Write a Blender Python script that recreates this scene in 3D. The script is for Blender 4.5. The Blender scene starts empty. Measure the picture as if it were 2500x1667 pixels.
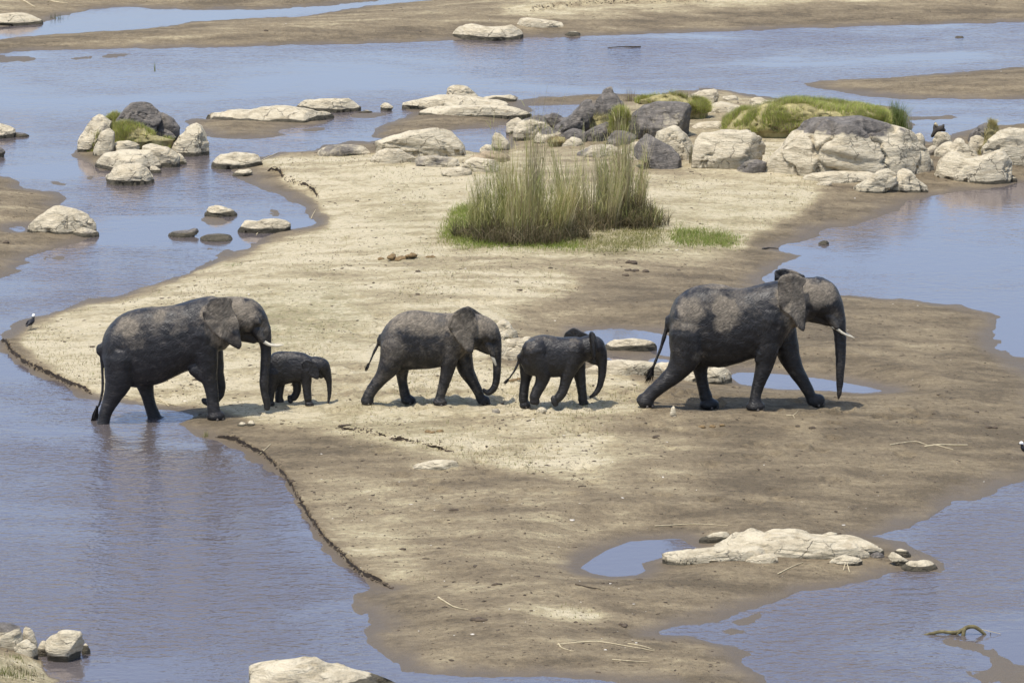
import bpy, bmesh, math, random
import numpy as np
from mathutils import Vector
random.seed(7); np.random.seed(7)
scene = bpy.context.scene
COL = scene.collection
rad = math.radians

# ------------------------------------------------------------------ camera
PW, PH = 2500.0, 1667.0                 # traced coordinates: photograph pixels
CAMH, PITCH, HFOV = 20.0, rad(10.5), rad(11.2)
FPX = PW/2/math.tan(HFOV/2)
cam_d = bpy.data.cameras.new('camera'); cam = bpy.data.objects.new('camera', cam_d)
COL.objects.link(cam); scene.camera = cam
cam.location = (0, 0, CAMH); cam.rotation_euler = (math.pi/2-PITCH, 0, 0)
cam_d.sensor_fit = 'HORIZONTAL'; cam_d.sensor_width = 36; cam_d.lens = 36*FPX/PW
cam_d.clip_start = 1; cam_d.clip_end = 20000
cP, sP = math.cos(PITCH), math.sin(PITCH)

# ------------------------------------------------------------------ sky, sun, exposure
SUN_EL, SUN_AZ = rad(72), rad(222)      # azimuth: compass direction the light comes FROM (0=+Y, 90=+X)
world = bpy.data.worlds.new('World'); scene.world = world; world.use_nodes = True
wn = world.node_tree.nodes; wl = world.node_tree.links
sky = wn.new('ShaderNodeTexSky'); sky.sky_type = 'NISHITA'; sky.sun_disc = False
sky.sun_elevation = SUN_EL; sky.sun_rotation = SUN_AZ
sky.altitude = 300; sky.air_density = 1.0; sky.dust_density = 2.6; sky.ozone_density = 3.0
wl.new(sky.outputs[0], wn['Background'].inputs[0]); wn['Background'].inputs[1].default_value = 0.15
sun_d = bpy.data.lights.new('sun', 'SUN'); sun_d.energy = 3.1; sun_d.angle = rad(0.53); sun_d.color = (1, .95, .86)
sun = bpy.data.objects.new('sun', sun_d); COL.objects.link(sun)
sv = Vector((math.sin(SUN_AZ)*math.cos(SUN_EL), math.cos(SUN_AZ)*math.cos(SUN_EL), math.sin(SUN_EL)))
sun.rotation_euler = sv.to_track_quat('Z', 'Y').to_euler(); sun.location = (0, 60, 60)
scene.view_settings.view_transform = 'Standard'; scene.view_settings.look = 'None'
scene.view_settings.exposure = 0.67; scene.view_settings.gamma = 1
scene.render.engine = 'CYCLES'

# ------------------------------------------------------------------ projection helpers
def ray(px, py):
    a = (np.asarray(px, float)-PW/2)/FPX; b = -(np.asarray(py, float)-PH/2)/FPX
    return a, cP+b*sP, -sP+b*cP
def G(px, py, z=0.0):                    # pixel -> point on the level z
    dx, dy, dz = ray(px, py); t = (z-CAMH)/dz
    return dx*t, dy*t
def plane_hit(px, py, y):                # pixel -> point on the upright plane at distance y
    dx, dy, dz = ray(px, py); t = y/dy
    return dx*t, CAMH+dz*t
def proj(x, y, z):
    zz = np.asarray(z, float)-CAMH
    f = y*cP-zz*sP; u = y*sP+zz*cP
    return PW/2+FPX*x/f, PH/2-FPX*u/f
def mpp(y): return (y*cP+CAMH*sP)/FPX    # metres for a photo pixel at distance y
DS = 2500/2352.0
def D(*pts): return [(x*DS, y*DS) for x, y in pts]
CR = {'K1': (180,240,.15306), 'K2': (1220,200,.21259), 'K3': (1680,200,.2636), 'K4': (2200,280,.14032),
      'K5': (1200,760,.21259), 'K6': (1600,1270,.30612), 'K7': (1080,40,.14881), 'K8': (540,360,.16582),
      'C4': (150,180,.36139), 'C5': (900,180,.36139), 'C6': (1650,180,.36139), 'B1': (0,0,.53146),
      'B2': (1250,0,.53146), 'B3': (0,380,.34014), 'B4': (0,850,.5211), 'B5': (900,1000,.42543),
      'B6': (1600,1000,.42533), 'B7': (850,540,.46769), 'Q1': (0,280,.12755), 'Q5': (2240,1500,.11054),
      'Q6': (0,1500,.11054), 'Q7': (560,1560,.18707), 'Q8': (0,0,.17007),
      'E1': (200,680,.27636), 'E2': (850,700,.27636), 'E3': (1500,620,.27636), 'D': (0,0,DS), 'S': (0,0,1)}
def C(k, pts):
    ox, oy, s = CR[k]
    return [(ox+x*s, oy+y*s) for x, y in pts]
def C1(k, x, y):
    ox, oy, s = CR[k]; return ox+x*s, oy+y*s

# ------------------------------------------------------------------ noise
def _h(ix, iy, iz, seed):
    h = (ix*374761393+iy*668265263+iz*2147483647+seed*974634777) & 0xffffffff
    h = ((h ^ (h >> 13))*1274126177) & 0xffffffff
    h = ((h ^ (h >> 16))*2246822519) & 0xffffffff
    return ((h ^ (h >> 15)) & 0xffffff)/float(0xffffff)
def noise3(x, y, z, seed=0):
    x = np.asarray(x, float); y = np.asarray(y, float); z = np.asarray(z, float)
    ix = np.floor(x).astype(np.int64); iy = np.floor(y).astype(np.int64); iz = np.floor(z).astype(np.int64)
    fx, fy, fz = x-ix, y-iy, z-iz
    fx, fy, fz = [f*f*(3-2*f) for f in (fx, fy, fz)]
    r = 0
    for a in (0, 1):
        for b in (0, 1):
            for c in (0, 1):
                w = (fx if a else 1-fx)*(fy if b else 1-fy)*(fz if c else 1-fz)
                r = r+w*_h(ix+a, iy+b, iz+c, seed)
    return r*2-1
def noise2(x, y, seed=0):
    ix = np.floor(x).astype(np.int64); iy = np.floor(y).astype(np.int64)
    fx, fy = x-ix, y-iy; fx = fx*fx*(3-2*fx); fy = fy*fy*(3-2*fy)
    return 2*((_h(ix, iy, 0, seed)*(1-fx)+_h(ix+1, iy, 0, seed)*fx)*(1-fy) +
              (_h(ix, iy+1, 0, seed)*(1-fx)+_h(ix+1, iy+1, 0, seed)*fx)*fy)-1
def fbm2(x, y, o=4, seed=0):
    r = 0; a = 1; t = 0
    for k in range(o):
        r = r+a*noise2(x*2**k, y*2**k, seed+k); t += a; a *= .5
    return r/t
def fbm3(x, y, z, o=4, seed=0):
    r = 0; a = 1; t = 0
    for k in range(o):
        r = r+a*noise3(x*2**k, y*2**k, z*2**k, seed+k); t += a; a *= .5
    return r/t
def sm(e0, e1, x):
    t = np.clip((x-e0)/(e1-e0), 0, 1); return t*t*(3-2*t)

# ------------------------------------------------------------------ mesh helpers
def mesh_np(name, V, F, mat=None, smooth=True):
    V = np.ascontiguousarray(V, np.float32); F = np.ascontiguousarray(F, np.int32); k = F.shape[1]
    me = bpy.data.meshes.new(name)
    me.vertices.add(len(V)); me.vertices.foreach_set('co', V.ravel())
    me.loops.add(F.size); me.loops.foreach_set('vertex_index', F.ravel())
    me.polygons.add(len(F)); me.polygons.foreach_set('loop_start', np.arange(0, F.size, k, dtype=np.int32))
    me.polygons.foreach_set('loop_total', np.full(len(F), k, np.int32))
    if smooth: me.polygons.foreach_set('use_smooth', np.ones(len(F), bool))
    me.update(calc_edges=True); me.validate()
    if mat: me.materials.append(mat)
    return me
def attr(me, name, vals):
    a = me.attributes.new(name, 'FLOAT', 'POINT'); a.data.foreach_set('value', np.ascontiguousarray(vals, np.float32))
def attrc(me, name, cols):
    a = me.attributes.new(name, 'FLOAT_COLOR', 'POINT')
    c = np.ones((len(cols), 4), np.float32); c[:, :3] = cols; a.data.foreach_set('color', c.ravel())
def obj(name, me, parent=None, loc=(0, 0, 0), label=None, cat=None, group=None, kind=None):
    o = bpy.data.objects.new(name, me); COL.objects.link(o); o.location = loc
    if parent: o.parent = parent
    if label: o['label'] = label
    if cat: o['category'] = cat
    if group: o['group'] = group
    if kind: o['kind'] = kind
    return o
def empty(name, loc, label, cat, group=None):
    o = bpy.data.objects.new(name, None); COL.objects.link(o); o.location = loc; o.empty_display_size = .2
    o['label'] = label; o['category'] = cat
    if group: o['group'] = group
    return o
_ico = {}
def ico(sub):
    if sub not in _ico:
        bm = bmesh.new(); bmesh.ops.create_icosphere(bm, subdivisions=sub, radius=1)
        bm.verts.ensure_lookup_table()
        V = np.array([v.co[:] for v in bm.verts]); F = np.array([[v.index for v in f.verts] for f in bm.faces])
        bm.free(); _ico[sub] = (V, F)
    return _ico[sub]

# ------------------------------------------------------------------ materials
def new_mat(name):
    m = bpy.data.materials.new(name); m.use_nodes = True
    nt = m.node_tree; b = nt.nodes['Principled BSDF']
    return m, nt, b
class NT:
    def __init__(s, nt): s.nt = nt; s.L = nt.links
    def n(s, t, **kw):
        nd = s.nt.nodes.new(t)
        for k, v in kw.items(): setattr(nd, k, v)
        return nd
    def ln(s, a, b): s.L.new(a, b)
    def coord(s, kind='Object', scale=(1, 1, 1)):
        tc = s.n('ShaderNodeTexCoord'); mp = s.n('ShaderNodeMapping'); mp.inputs['Scale'].default_value = scale
        s.ln(tc.outputs[kind], mp.inputs[0]); return mp.outputs[0]
    def noise(s, vec, scale, detail=4, rough=.55, dist=0):
        t = s.n('ShaderNodeTexNoise'); t.inputs['Scale'].default_value = scale; t.inputs['Detail'].default_value = detail
        t.inputs['Roughness'].default_value = rough; t.inputs['Distortion'].default_value = dist
        s.ln(vec, t.inputs['Vector']); return t.outputs['Fac']
    def ramp(s, fac, stops):
        r = s.n('ShaderNodeValToRGB'); e = r.color_ramp.elements
        while len(e) < len(stops): e.new(.5)
        for i, (p, c) in enumerate(stops):
            e[i].position = p; e[i].color = (*c, 1) if isinstance(c, tuple) else (c, c, c, 1)
        s.ln(fac, r.inputs[0]); return r.outputs[0]
    def mix(s, f, a, b, mode='MIX'):
        m = s.n('ShaderNodeMix', data_type='RGBA', blend_type=mode)
        for i, v in ((0, f), (6, a), (7, b)):
            if isinstance(v, (int, float)): m.inputs[i].default_value = v
            elif isinstance(v, tuple): m.inputs[i].default_value = (*v, 1)
            else: s.ln(v, m.inputs[i])
        return m.outputs[2]
    def math(s, op, a, b=0.0, c=None, clamp=False):
        m = s.n('ShaderNodeMath', operation=op); m.use_clamp = clamp
        for i, v in ((0, a), (1, b), (2, c)):
            if v is None: continue
            if isinstance(v, (int, float)): m.inputs[i].default_value = v
            else: s.ln(v, m.inputs[i])
        return m.outputs[0]
    def at(s, name, col=False):
        a = s.n('ShaderNodeAttribute'); a.attribute_name = name
        return a.outputs['Color' if col else 'Fac']
    def bump(s, h, strength, dist):
        b = s.n('ShaderNodeBump'); b.inputs['Distance'].default_value = dist
        if isinstance(strength, (int, float)): b.inputs['Strength'].default_value = strength
        else: s.ln(strength, b.inputs['Strength'])
        s.ln(h, b.inputs['Height']); return b

def mat_ground():
    m, nt, b = new_mat('river_sand'); q = NT(nt)
    p = q.coord('Object'); pl = q.coord('Object', (.45, 1, 1))
    dry = q.at('dry'); wet = q.at('wet'); green = q.at('green')
    n1 = q.noise(pl, 1.3, 6, .62, .3); n2 = q.noise(p, 7, 5, .6); n3 = q.noise(p, 38, 3, .65)
    d = q.math('ADD', dry, q.math('MULTIPLY_ADD', n1, 1.6, -.8))
    n5 = q.noise(q.coord('Object', (.12, .5, 1)), 1.6, 5, .65, .5); d = q.math('ADD', d, q.math('MULTIPLY_ADD', n5, .6, -.3))
    d = q.math('ADD', d, q.math('MULTIPLY_ADD', n2, .8, -.4), clamp=True)
    col = q.ramp(d, [(0, (.132, .102, .063)), (.25, (.205, .159, .097)), (.5, (.275, .218, .132)), (.78, (.42, .352, .213)), (1, (.56, .48, .32))])
    sp = q.ramp(n3, [(.28, .45), (.42, 1), (.66, 1), (.8, 1.18)])
    col = q.mix(.75, col, sp, 'MULTIPLY')
    n4 = q.noise(pl, 16, 3, .7, .6)
    sp2 = q.ramp(n4, [(.34, .5), (.45, 1)])
    col = q.mix(.7, col, sp2, 'MULTIPLY'); col = q.mix(.7, col, q.ramp(q.noise(p, 70, 2, .6), [(.33, .55), (.45, 1.), (.68, 1.), (.78, 1.25)]), 'MULTIPLY')
    g = q.math('MULTIPLY', green, q.ramp(q.noise(p, 9, 5, .7), [(.42, 0.), (.62, 1.)]), clamp=True)
    col = q.mix(g, col, (.165, .165, .055))
    col = q.mix(wet, col, (.105, .082, .056))
    q.ln(col, b.inputs['Base Color'])
    r = q.math('MULTIPLY_ADD', wet, -.42, .95); q.ln(r, b.inputs['Roughness'])
    b.inputs['Specular IOR Level'].default_value = .25
    hh = q.math('MULTIPLY_ADD', q.noise(p, 5, 6, .7), 1., q.math('MULTIPLY', q.noise(p, 24, 4, .7), .35))
    bp = q.bump(hh, q.math('MULTIPLY_ADD', wet, -.5, .85), .16); q.ln(bp.outputs[0], b.inputs['Normal'])
    return m
def mat_water():
    m, nt, b = new_mat('river_water'); q = NT(nt); nt.nodes.remove(b)
    out = nt.nodes['Material Output']
    p = q.coord('Object'); pa = q.coord('Object', (.75, 1.0, 1))
    ruf = q.at('ruffle')
    patch = q.ramp(q.noise(q.coord('Object', (.10, .16, 1)), 1, 4, .6, .8), [(.36, .12), (.64, 1.)])
    amp = q.math('MULTIPLY', ruf, patch)
    w1 = q.noise(pa, 2.2, 2, .5, .4); w2 = q.noise(pa, 6., 2, .5, .4); w3 = q.noise(pa, 15., 2, .5)
    h = q.math('MULTIPLY_ADD', w1, .9, q.math('MULTIPLY_ADD', w2, .8, q.math('MULTIPLY', w3, .28)))
    bp = q.bump(h, q.math('MULTIPLY', amp, 1.0, clamp=True), .14)
    nrm = bp.outputs[0]
    gl = q.n('ShaderNodeBsdfGlossy'); gl.inputs['Color'].default_value = (1, .94, 1, 1)
    q.ln(q.math('MULTIPLY_ADD', amp, .07, .03), gl.inputs['Roughness']); q.ln(nrm, gl.inputs['Normal'])
    tr = q.n('ShaderNodeBsdfTransparent'); tr.inputs[0].default_value = (.62, .60, .55, 1)
    df = q.n('ShaderNodeBsdfDiffuse'); df.inputs[0].default_value = (.142, .124, .122, 1)
    mx = q.n('ShaderNodeMixShader'); mx.inputs[0].default_value = .6
    q.ln(tr.outputs[0], mx.inputs[1]); q.ln(df.outputs[0], mx.inputs[2])
    fr = q.n('ShaderNodeFresnel'); fr.inputs['IOR'].default_value = 1.6
    m2 = q.n('ShaderNodeMixShader'); q.ln(fr.outputs[0], m2.inputs[0])
    q.ln(mx.outputs[0], m2.inputs[1]); q.ln(gl.outputs[0], m2.inputs[2]); q.ln(m2.outputs[0], out.inputs[0])
    return m
def mat_rock():
    m, nt, b = new_mat('river_rock'); q = NT(nt)
    p = q.coord('Object'); st = q.coord('Object', (1.2, 1.2, 5))
    dk = q.at('dark'); wet = q.at('stain')
    oi = q.n('ShaderNodeObjectInfo')
    n1 = q.noise(st, 1.6, 6, .6, .8); n2 = q.noise(p, 6, 6, .65, .3); n3 = q.noise(p, 30, 3, .6)
    pale = q.ramp(n1, [(.25, (.27, .225, .15)), (.42, (.41, .35, .24)), (.56, (.52, .455, .325)), (.66, (.38, .315, .21)), (.80, (.48, .415, .29))])
    pale = q.mix(q.math('MULTIPLY', oi.outputs['Random'], .35), pale, (.46, .39, .27))
    pale = q.mix(.7, pale, q.ramp(n3, [(.25, .6), (.45, 1), (.75, 1.1)]), 'MULTIPLY')
    pale = q.mix(.8, pale, q.ramp(q.noise(p, 2.6, 6, .7, 1.2), [(.30, .5), (.44, 1.), (.7, 1.08)]), 'MULTIPLY')
    # seams
    vo = q.n('ShaderNodeTexVoronoi', feature='DISTANCE_TO_EDGE'); vo.inputs['Scale'].default_value = 1.5
    dn = q.n('ShaderNodeTexNoise'); dn.inputs['Scale'].default_value = 2.2; dn.inputs['Detail'].default_value = 4
    q.ln(p, dn.inputs['Vector'])
    ad = q.n('ShaderNodeVectorMath', operation='MULTIPLY_ADD'); q.ln(dn.outputs['Color'], ad.inputs[0]); ad.inputs[1].default_value = (.9, .9, .9); q.ln(p, ad.inputs[2])
    q.ln(ad.outputs[0], vo.inputs['Vector'])
    crack = q.ramp(vo.outputs['Distance'], [(0, 0.), (.022, 1.)])
    gate = q.ramp(q.noise(p, .9, 2), [(.47, 1.), (.60, 0.)])
    crackm = q.math('MAXIMUM', crack, gate)
    pale = q.mix(.72, pale, crackm, 'MULTIPLY')
    dark = q.ramp(n2, [(.3, (.065, .058, .051)), (.5, (.13, .115, .098)), (.72, (.23, .20, .165))])
    dm = q.math('ADD', dk, q.math('MULTIPLY_ADD', n2, .7, -.35))
    dm = q.ramp(dm, [(.38, 0.), (.62, 1.)])
    col = q.mix(dm, pale, dark)
    stc = q.ramp(n2, [(.3, (.04, .036, .024)), (.7, (.10, .084, .055))])
    col = q.mix(q.ramp(q.math('ADD', wet, q.math('MULTIPLY_ADD', n2, .5, -.25)), [(.4, 0.), (.6, 1.)]), col, stc)
    q.ln(col, b.inputs['Base Color']); b.inputs['Roughness'].default_value = .82
    b.inputs['Specular IOR Level'].default_value = .3
    hh = q.math('ADD', q.math('MULTIPLY', q.noise(st, 3.2, 7, .68, .4), 1.), q.math('MULTIPLY', crackm, .25))
    bp = q.bump(hh, .8, .12); q.ln(bp.outputs[0], b.inputs['Normal'])
    return m
def mat_skin():
    m, nt, b = new_mat('elephant_skin'); q = NT(nt)
    p = q.coord('Object'); dry = q.at('dry')
    n1 = q.noise(p, 5, 5, .6); n2 = q.noise(p, 22, 4, .65)
    d = q.math('ADD', dry, q.math('MULTIPLY_ADD', n1, .9, -.45)); d = q.math('ADD', d, q.math('MULTIPLY_ADD', n2, .5, -.25), clamp=True)
    df = q.ramp(d, [(.2, 0.), (.9, 1.)])
    wetc = q.ramp(n1, [(.3, (.0125, .012, .0125)), (.7, (.030, .0275, .0265))])
    dryc = q.ramp(n2, [(.3, (.125, .105, .08)), (.7, (.23, .192, .142))])
    # wrinkles: two sets of stretched cells
    ring = q.at('ring')
    def lines(rot, sc, seed):
        m0 = q.n('ShaderNodeMapping'); m0.inputs['Rotation'].default_value = (0, rot, 0)
        mp = q.n('ShaderNodeMapping'); mp.inputs['Scale'].default_value = sc; mp.inputs['Location'].default_value = (seed, seed, 0)
        tcn = q.n('ShaderNodeTexCoord'); wv_ = q.n('ShaderNodeTexNoise'); wv_.inputs['Scale'].default_value = 1.7; q.ln(tcn.outputs['Object'], wv_.inputs['Vector'])
        av = q.n('ShaderNodeVectorMath', operation='MULTIPLY_ADD'); q.ln(wv_.outputs['Color'], av.inputs[0]); av.inputs[1].default_value = (.5, .5, .5); q.ln(tcn.outputs['Object'], av.inputs[2])
        q.ln(av.outputs[0], m0.inputs[0]); q.ln(m0.outputs[0], mp.inputs[0])
        v = q.n('ShaderNodeTexNoise'); v.inputs['Scale'].default_value = 1; v.inputs['Detail'].default_value = 3; v.inputs['Distortion'].default_value = .35; q.ln(mp.outputs[0], v.inputs['Vector'])
        r = q.math('ABSOLUTE', q.math('SUBTRACT', v.outputs['Fac'], .5))
        return q.math('MULTIPLY', r, 7., clamp=True)
    la = lines(rad(40), (5, 6, 24), 0); lb = lines(rad(-38), (6, 6, 19), 5); lc = lines(0, (4, 4, 30), 9)
    body = q.math('MULTIPLY', la, q.math('MULTIPLY_ADD', lb, .6, .4))
    c1 = q.math('ADD', q.math('MULTIPLY', body, q.math('SUBTRACT', 1., ring)), q.math('MULTIPLY', lc, ring))
    c2 = lb
    col = q.mix(df, wetc, dryc)
    col = q.mix(.62, col, q.ramp(c1, [(0, .35), (.45, 1.)]), 'MULTIPLY')
    q.ln(col, b.inputs['Base Color'])
    q.ln(q.math('MULTIPLY_ADD', df, .4, .42), b.inputs['Roughness']); b.inputs['Specular IOR Level'].default_value = .3
    hh = q.math('ADD', q.math('MULTIPLY', c1, 1.), q.math('ADD', q.math('MULTIPLY', c2, .2), q.math('MULTIPLY', n2, .12)))
    bp = q.bump(hh, .6, .010); q.ln(bp.outputs[0], b.inputs['Normal'])
    return m
def mat_simple(name, col, rough=.7, var=.25, scale=8, spec=.3, sss=None):
    m, nt, b = new_mat(name); q = NT(nt)
    n = q.noise(q.coord('Object'), scale, 5, .6)
    lo = tuple(c*(1-var) for c in col); hi = tuple(min(1, c*(1+var)) for c in col)
    q.ln(q.ramp(n, [(.3, lo), (.7, hi)]), b.inputs['Base Color']); b.inputs['Roughness'].default_value = rough
    b.inputs['Specular IOR Level'].default_value = spec
    return m
def mat_blade(name):
    m, nt, b = new_mat(name); q = NT(nt); out = nt.nodes['Material Output']
    c = q.at('col', True); q.ln(c, b.inputs['Base Color']); b.inputs['Roughness'].default_value = .65; b.inputs['Specular IOR Level'].default_value = .25
    tl = q.n('ShaderNodeBsdfTranslucent'); q.ln(c, tl.inputs[0]); mx = q.n('ShaderNodeMixShader'); mx.inputs[0].default_value = .3
    q.ln(b.outputs[0], mx.inputs[1]); q.ln(tl.outputs[0], mx.inputs[2]); q.ln(mx.outputs[0], out.inputs[0])
    return m
M_ground, M_water, M_rock, M_skin = mat_ground(), mat_water(), mat_rock(), mat_skin()
M_blade = mat_blade('grass_blade')
M_soil = mat_simple('dry_soil', (.27, .21, .135), .95, .35, 9)
M_turf = mat_simple('turf', (.25, .215, .10), .95, .5, 5)
M_clod = mat_simple('clods_and_bank_shade', (.075, .056, .038), .95, .4, 14)  # dark earth, litter and dung; on cut banks the dark tone paints shade
M_straw = mat_simple('dead_straw', (.42, .35, .22), .85, .3, 12)
M_bark = mat_simple('wet_driftwood', (.12, .10, .045), .8, .5, 9)
M_burnt = mat_simple('dark_driftwood', (.05, .042, .034), .85, .6, 9)
M_tusk = mat_simple('ivory', (.50, .45, .34), .45, .18, 14)
M_nail = mat_simple('toenail', (.085, .072, .06), .7, .25, 20)
M_hair = mat_simple('tail_hair', (.018, .016, .015), .6, .3, 20)
M_black = mat_simple('black_feather', (.012, .012, .016), .6, .3, 40)
M_white = mat_simple('white_feather', (.78, .76, .72), .7, .06, 40)
M_grey = mat_simple('grey_feather', (.42, .40, .38), .7, .1, 40)
M_leg = mat_simple('bird_leg', (.10, .09, .06), .6, .2, 40)
M_eye = mat_simple('dark_eye', (.012, .010, .008), .15, .2, 40, .6)
M_dung = mat_simple('dung', (.17, .115, .055), .95, .5, 18)

# ------------------------------------------------------------------ terrain outlines (water line, z = 0)
LAND = []   # (polygon px, top height, rise length, noise gain)
def land(poly, hm=.35, L=3.5, ng=1.0): LAND.append((poly, hm, L, ng))
land(D((-3000,-700),(-3000,180),(-400,92),(0,66),(95,50),(140,40),(200,24),(290,16),(350,20),(450,24),(600,24),(720,16),(860,3),(960,-12),(1150,-40),(1500,-70),(5000,-220),(5000,-1330),(-3000,-1330)), .5, 5)
land(D((-3000,230),(-400,112),(0,91),(100,80),(300,68),(500,46),(700,38),(800,20),(900,9),(1000,-2),(1150,-20),(1500,-48),(5000,-190),(5000,-20),(2352,52),(2200,56),(1900,64),(1500,78),(1310,85),(1200,89),(1040,93),(960,98),(800,102),(430,110),(200,114),(0,122),(-400,132),(-3000,260)), .42, 4)
land(D((1835,193),(1900,184),(2050,177),(2200,164),(2300,157),(2352,154),(2700,140),(5000,100),(5000,240),(2700,232),(2352,229),(2060,229),(1980,220),(1890,205)), .26, 3)
land(D((2070,272),(2100,267),(2200,266),(2230,269),(2150,276),(2080,277)), .025, .6)
land(C('B1', [(-100,258),(0,255),(120,258),(210,268),(180,284),(60,290),(-100,292)]), .012, 1., 1.4)
land(C('B1', [(300,268),(420,252),(600,243),(560,262),(400,278),(300,280)]), .006, 1., 1.4)
main = D((-5,790),(-5,768),(40,738),(90,722),(200,692),(300,665),(350,652),(430,620),(500,590),(560,570),(590,548),(640,535),(722,513),(735,500),(700,488),(660,455),(600,430),(540,405),(525,392),(600,362),(640,350),(720,347),(745,332),(850,328),(880,318),(1000,330),(1075,345),(1110,352),(1166,340),(1170,292),(1190,276),(1225,268),(1300,268),(1345,258),(1335,243),(1290,241),(1224,244),(1190,240),(1200,230),(1260,221),(1400,214),(1500,219),(1570,208),(1640,204),(1720,214),(1790,226),(1900,230),(1990,236),(2060,248),(2092,285),(2110,320),(2140,330),(2160,320),(2260,290),(2352,285),(2700,300),(2700,380),(2450,415),(2334,421),(2283,437),(2180,446),(2083,462),(2073,482),(1990,506),(1892,530),(1790,574),(1830,588),(1775,611),(1752,640),(1755,670),(1850,682),(1910,678),(1950,676),(2100,690),(2200,702),(2285,725),(2297,742),(2278,762),(2300,787),(2352,832),(2420,900),(2440,1000),(2400,1060),(2352,1100),(2250,1140),(2150,1175),(2010,1230),(2060,1243),(2110,1268),(2155,1295),(2150,1312),(2050,1318),(1950,1336),(1870,1355),(1750,1390),(1640,1430),(1530,1448),(1518,1453),(1600,1463),(1700,1482),(1722,1502),(1745,1522),(1770,1550),(1790,1580),(1850,1700),(1600,1720),(1500,1580),(1407,1565),(1247,1555),(1047,1549),(915,1543),(900,1520),(870,1480),(850,1450),(835,1415),(810,1380),(806,1368),(835,1352),(818,1332),(770,1290),(745,1250),(720,1210),(702,1190),(686,1160),(650,1120),(618,1082),(560,1045),(520,1020),(475,1008),(455,1000),(435,986),(409,966),(386,953),(334,934),(260,926),(188,912),(110,878),(60,852),(20,828))
land(main, .36, 3.6)
land(C('C5', [(5,425),(60,370),(200,300),(330,262),(600,262),(940,280),(1000,310),(960,335),(930,350),(540,385),(300,420),(100,437)]), .26, 2.2)
land(C('C5', [(200,215),(300,190),(980,150),(1120,260),(900,280),(300,262)]), .1, 1.5)
land(C('C4', [(815,322),(900,306),(1850,312),(1800,345),(1600,352),(1450,393),(1560,418),(1400,440),(1200,446),(1000,436),(930,402),(870,345)]), .2, 2.2)
land(C('C4', [(1940,285),(2000,258),(2180,262),(2222,280),(2100,300),(1960,302)]), .05, .8)
land(C('C4', [(1605,380),(1700,362),(1790,360),(1795,388),(1650,397)]), .06, .8)
land(C('C4', [(1840,470),(1960,454),(2130,462),(2100,483),(1860,486)]), .05, .8)
land(D((-1500,380),(-200,385),(0,402),(30,415),(62,432),(125,440),(150,452),(142,470),(165,478),(180,500),(225,535),(220,548),(160,566),(112,577),(60,597),(95,603),(50,612),(62,620),(0,640),(-200,720),(-1500,900)), .3, 3)
land(C('K1', [(0,895),(60,820),(300,770),(900,700),(1500,760),(1650,900),(1400,1040),(1150,1120),(500,1170),(320,1120),(150,1030),(60,960)]), .32, 1.5)
land(C('B3', [(1435,460),(1500,430),(1640,455),(1600,500),(1520,502)]), .05, .6)
land(C('B3', [(1455,745),(1475,690),(1520,640),(1600,650),(1690,690),(1620,740),(1490,790)]), .008, .8, 1.2)
land(C('B3', [(1770,345),(1930,375),(2060,400),(1980,440),(1900,400)]), .01, .8, 1.2)
land(C('B3', [(290,735),(340,705),(470,725),(420,752),(310,755)]), .02, .6, 1.2)
land(C('B3', [(340,190),(400,180),(515,212),(460,222),(370,208)]), .04, .5)
land(C('B3', [(610,158),(650,145),(690,160),(640,172)]), .04, .5)
land(C('Q5', [(590,560),(800,470),(1400,480),(1600,620),(1640,760),(1760,880),(2000,970),(2200,1080),(3000,1180),(3600,1400),(3600,2200),(1900,2000),(1300,1480),(900,1240),(1300,1100),(1050,980),(1250,890),(1000,800),(700,720)]), .018, 1.2, 1.6)
land(C('B6', [(440,1220),(520,1185),(640,1150),(690,1145),(600,1200),(500,1232)]), .012, .8, 1.2)
land(C('B6', [(360,1270),(430,1255),(515,1275),(430,1292)]), .006, .8, 1.2)
land(C('Q6', [(-3000,600),(-500,560),(300,600),(800,820),(1000,1010),(1080,1150),(1180,1290),(1330,1410),(1385,1511),(1450,1700),(1500,2300),(-3000,2500)]), .4, .8)
land(C('C6', [(70,105),(200,92),(370,115),(280,126),(100,120)]), .05, .8)
land(C('C6', [(470,118),(530,116),(500,124)]), .03, .5)
land(C('C6', [(430,185),(520,175),(700,225),(600,245),(480,230)]), .06, .8)
land(C('B2', [(430,222),(500,214),(600,212),(560,219),(470,226)]), .012, .6, 1.2)
POOLS = [D((1332,780),(1345,760),(1420,755),(1480,760),(1545,772),(1570,800),(1560,822),(1500,812),(1490,800),(1420,800),(1340,800)),
         D((1389,823),(1410,819),(1442,822),(1430,827),(1400,828)),
         D((1480,828),(1500,822),(1545,828),(1560,838),(1510,834)),
         D((1672,862),(1700,855),(1800,860),(1900,872),(2000,890),(2030,899),(1980,903),(1880,896),(1780,893),(1700,882)),
         C('B5', [(1215,905),(1300,850),(1380,800),(1500,755),(1780,740),(1830,770),(1900,800),(1880,830),(1700,840),(1560,880),(1590,925),(1530,950),(1400,955),(1280,935)]),
         C('B3', [(60,520),(150,508),(200,535),(120,550)])]

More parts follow.
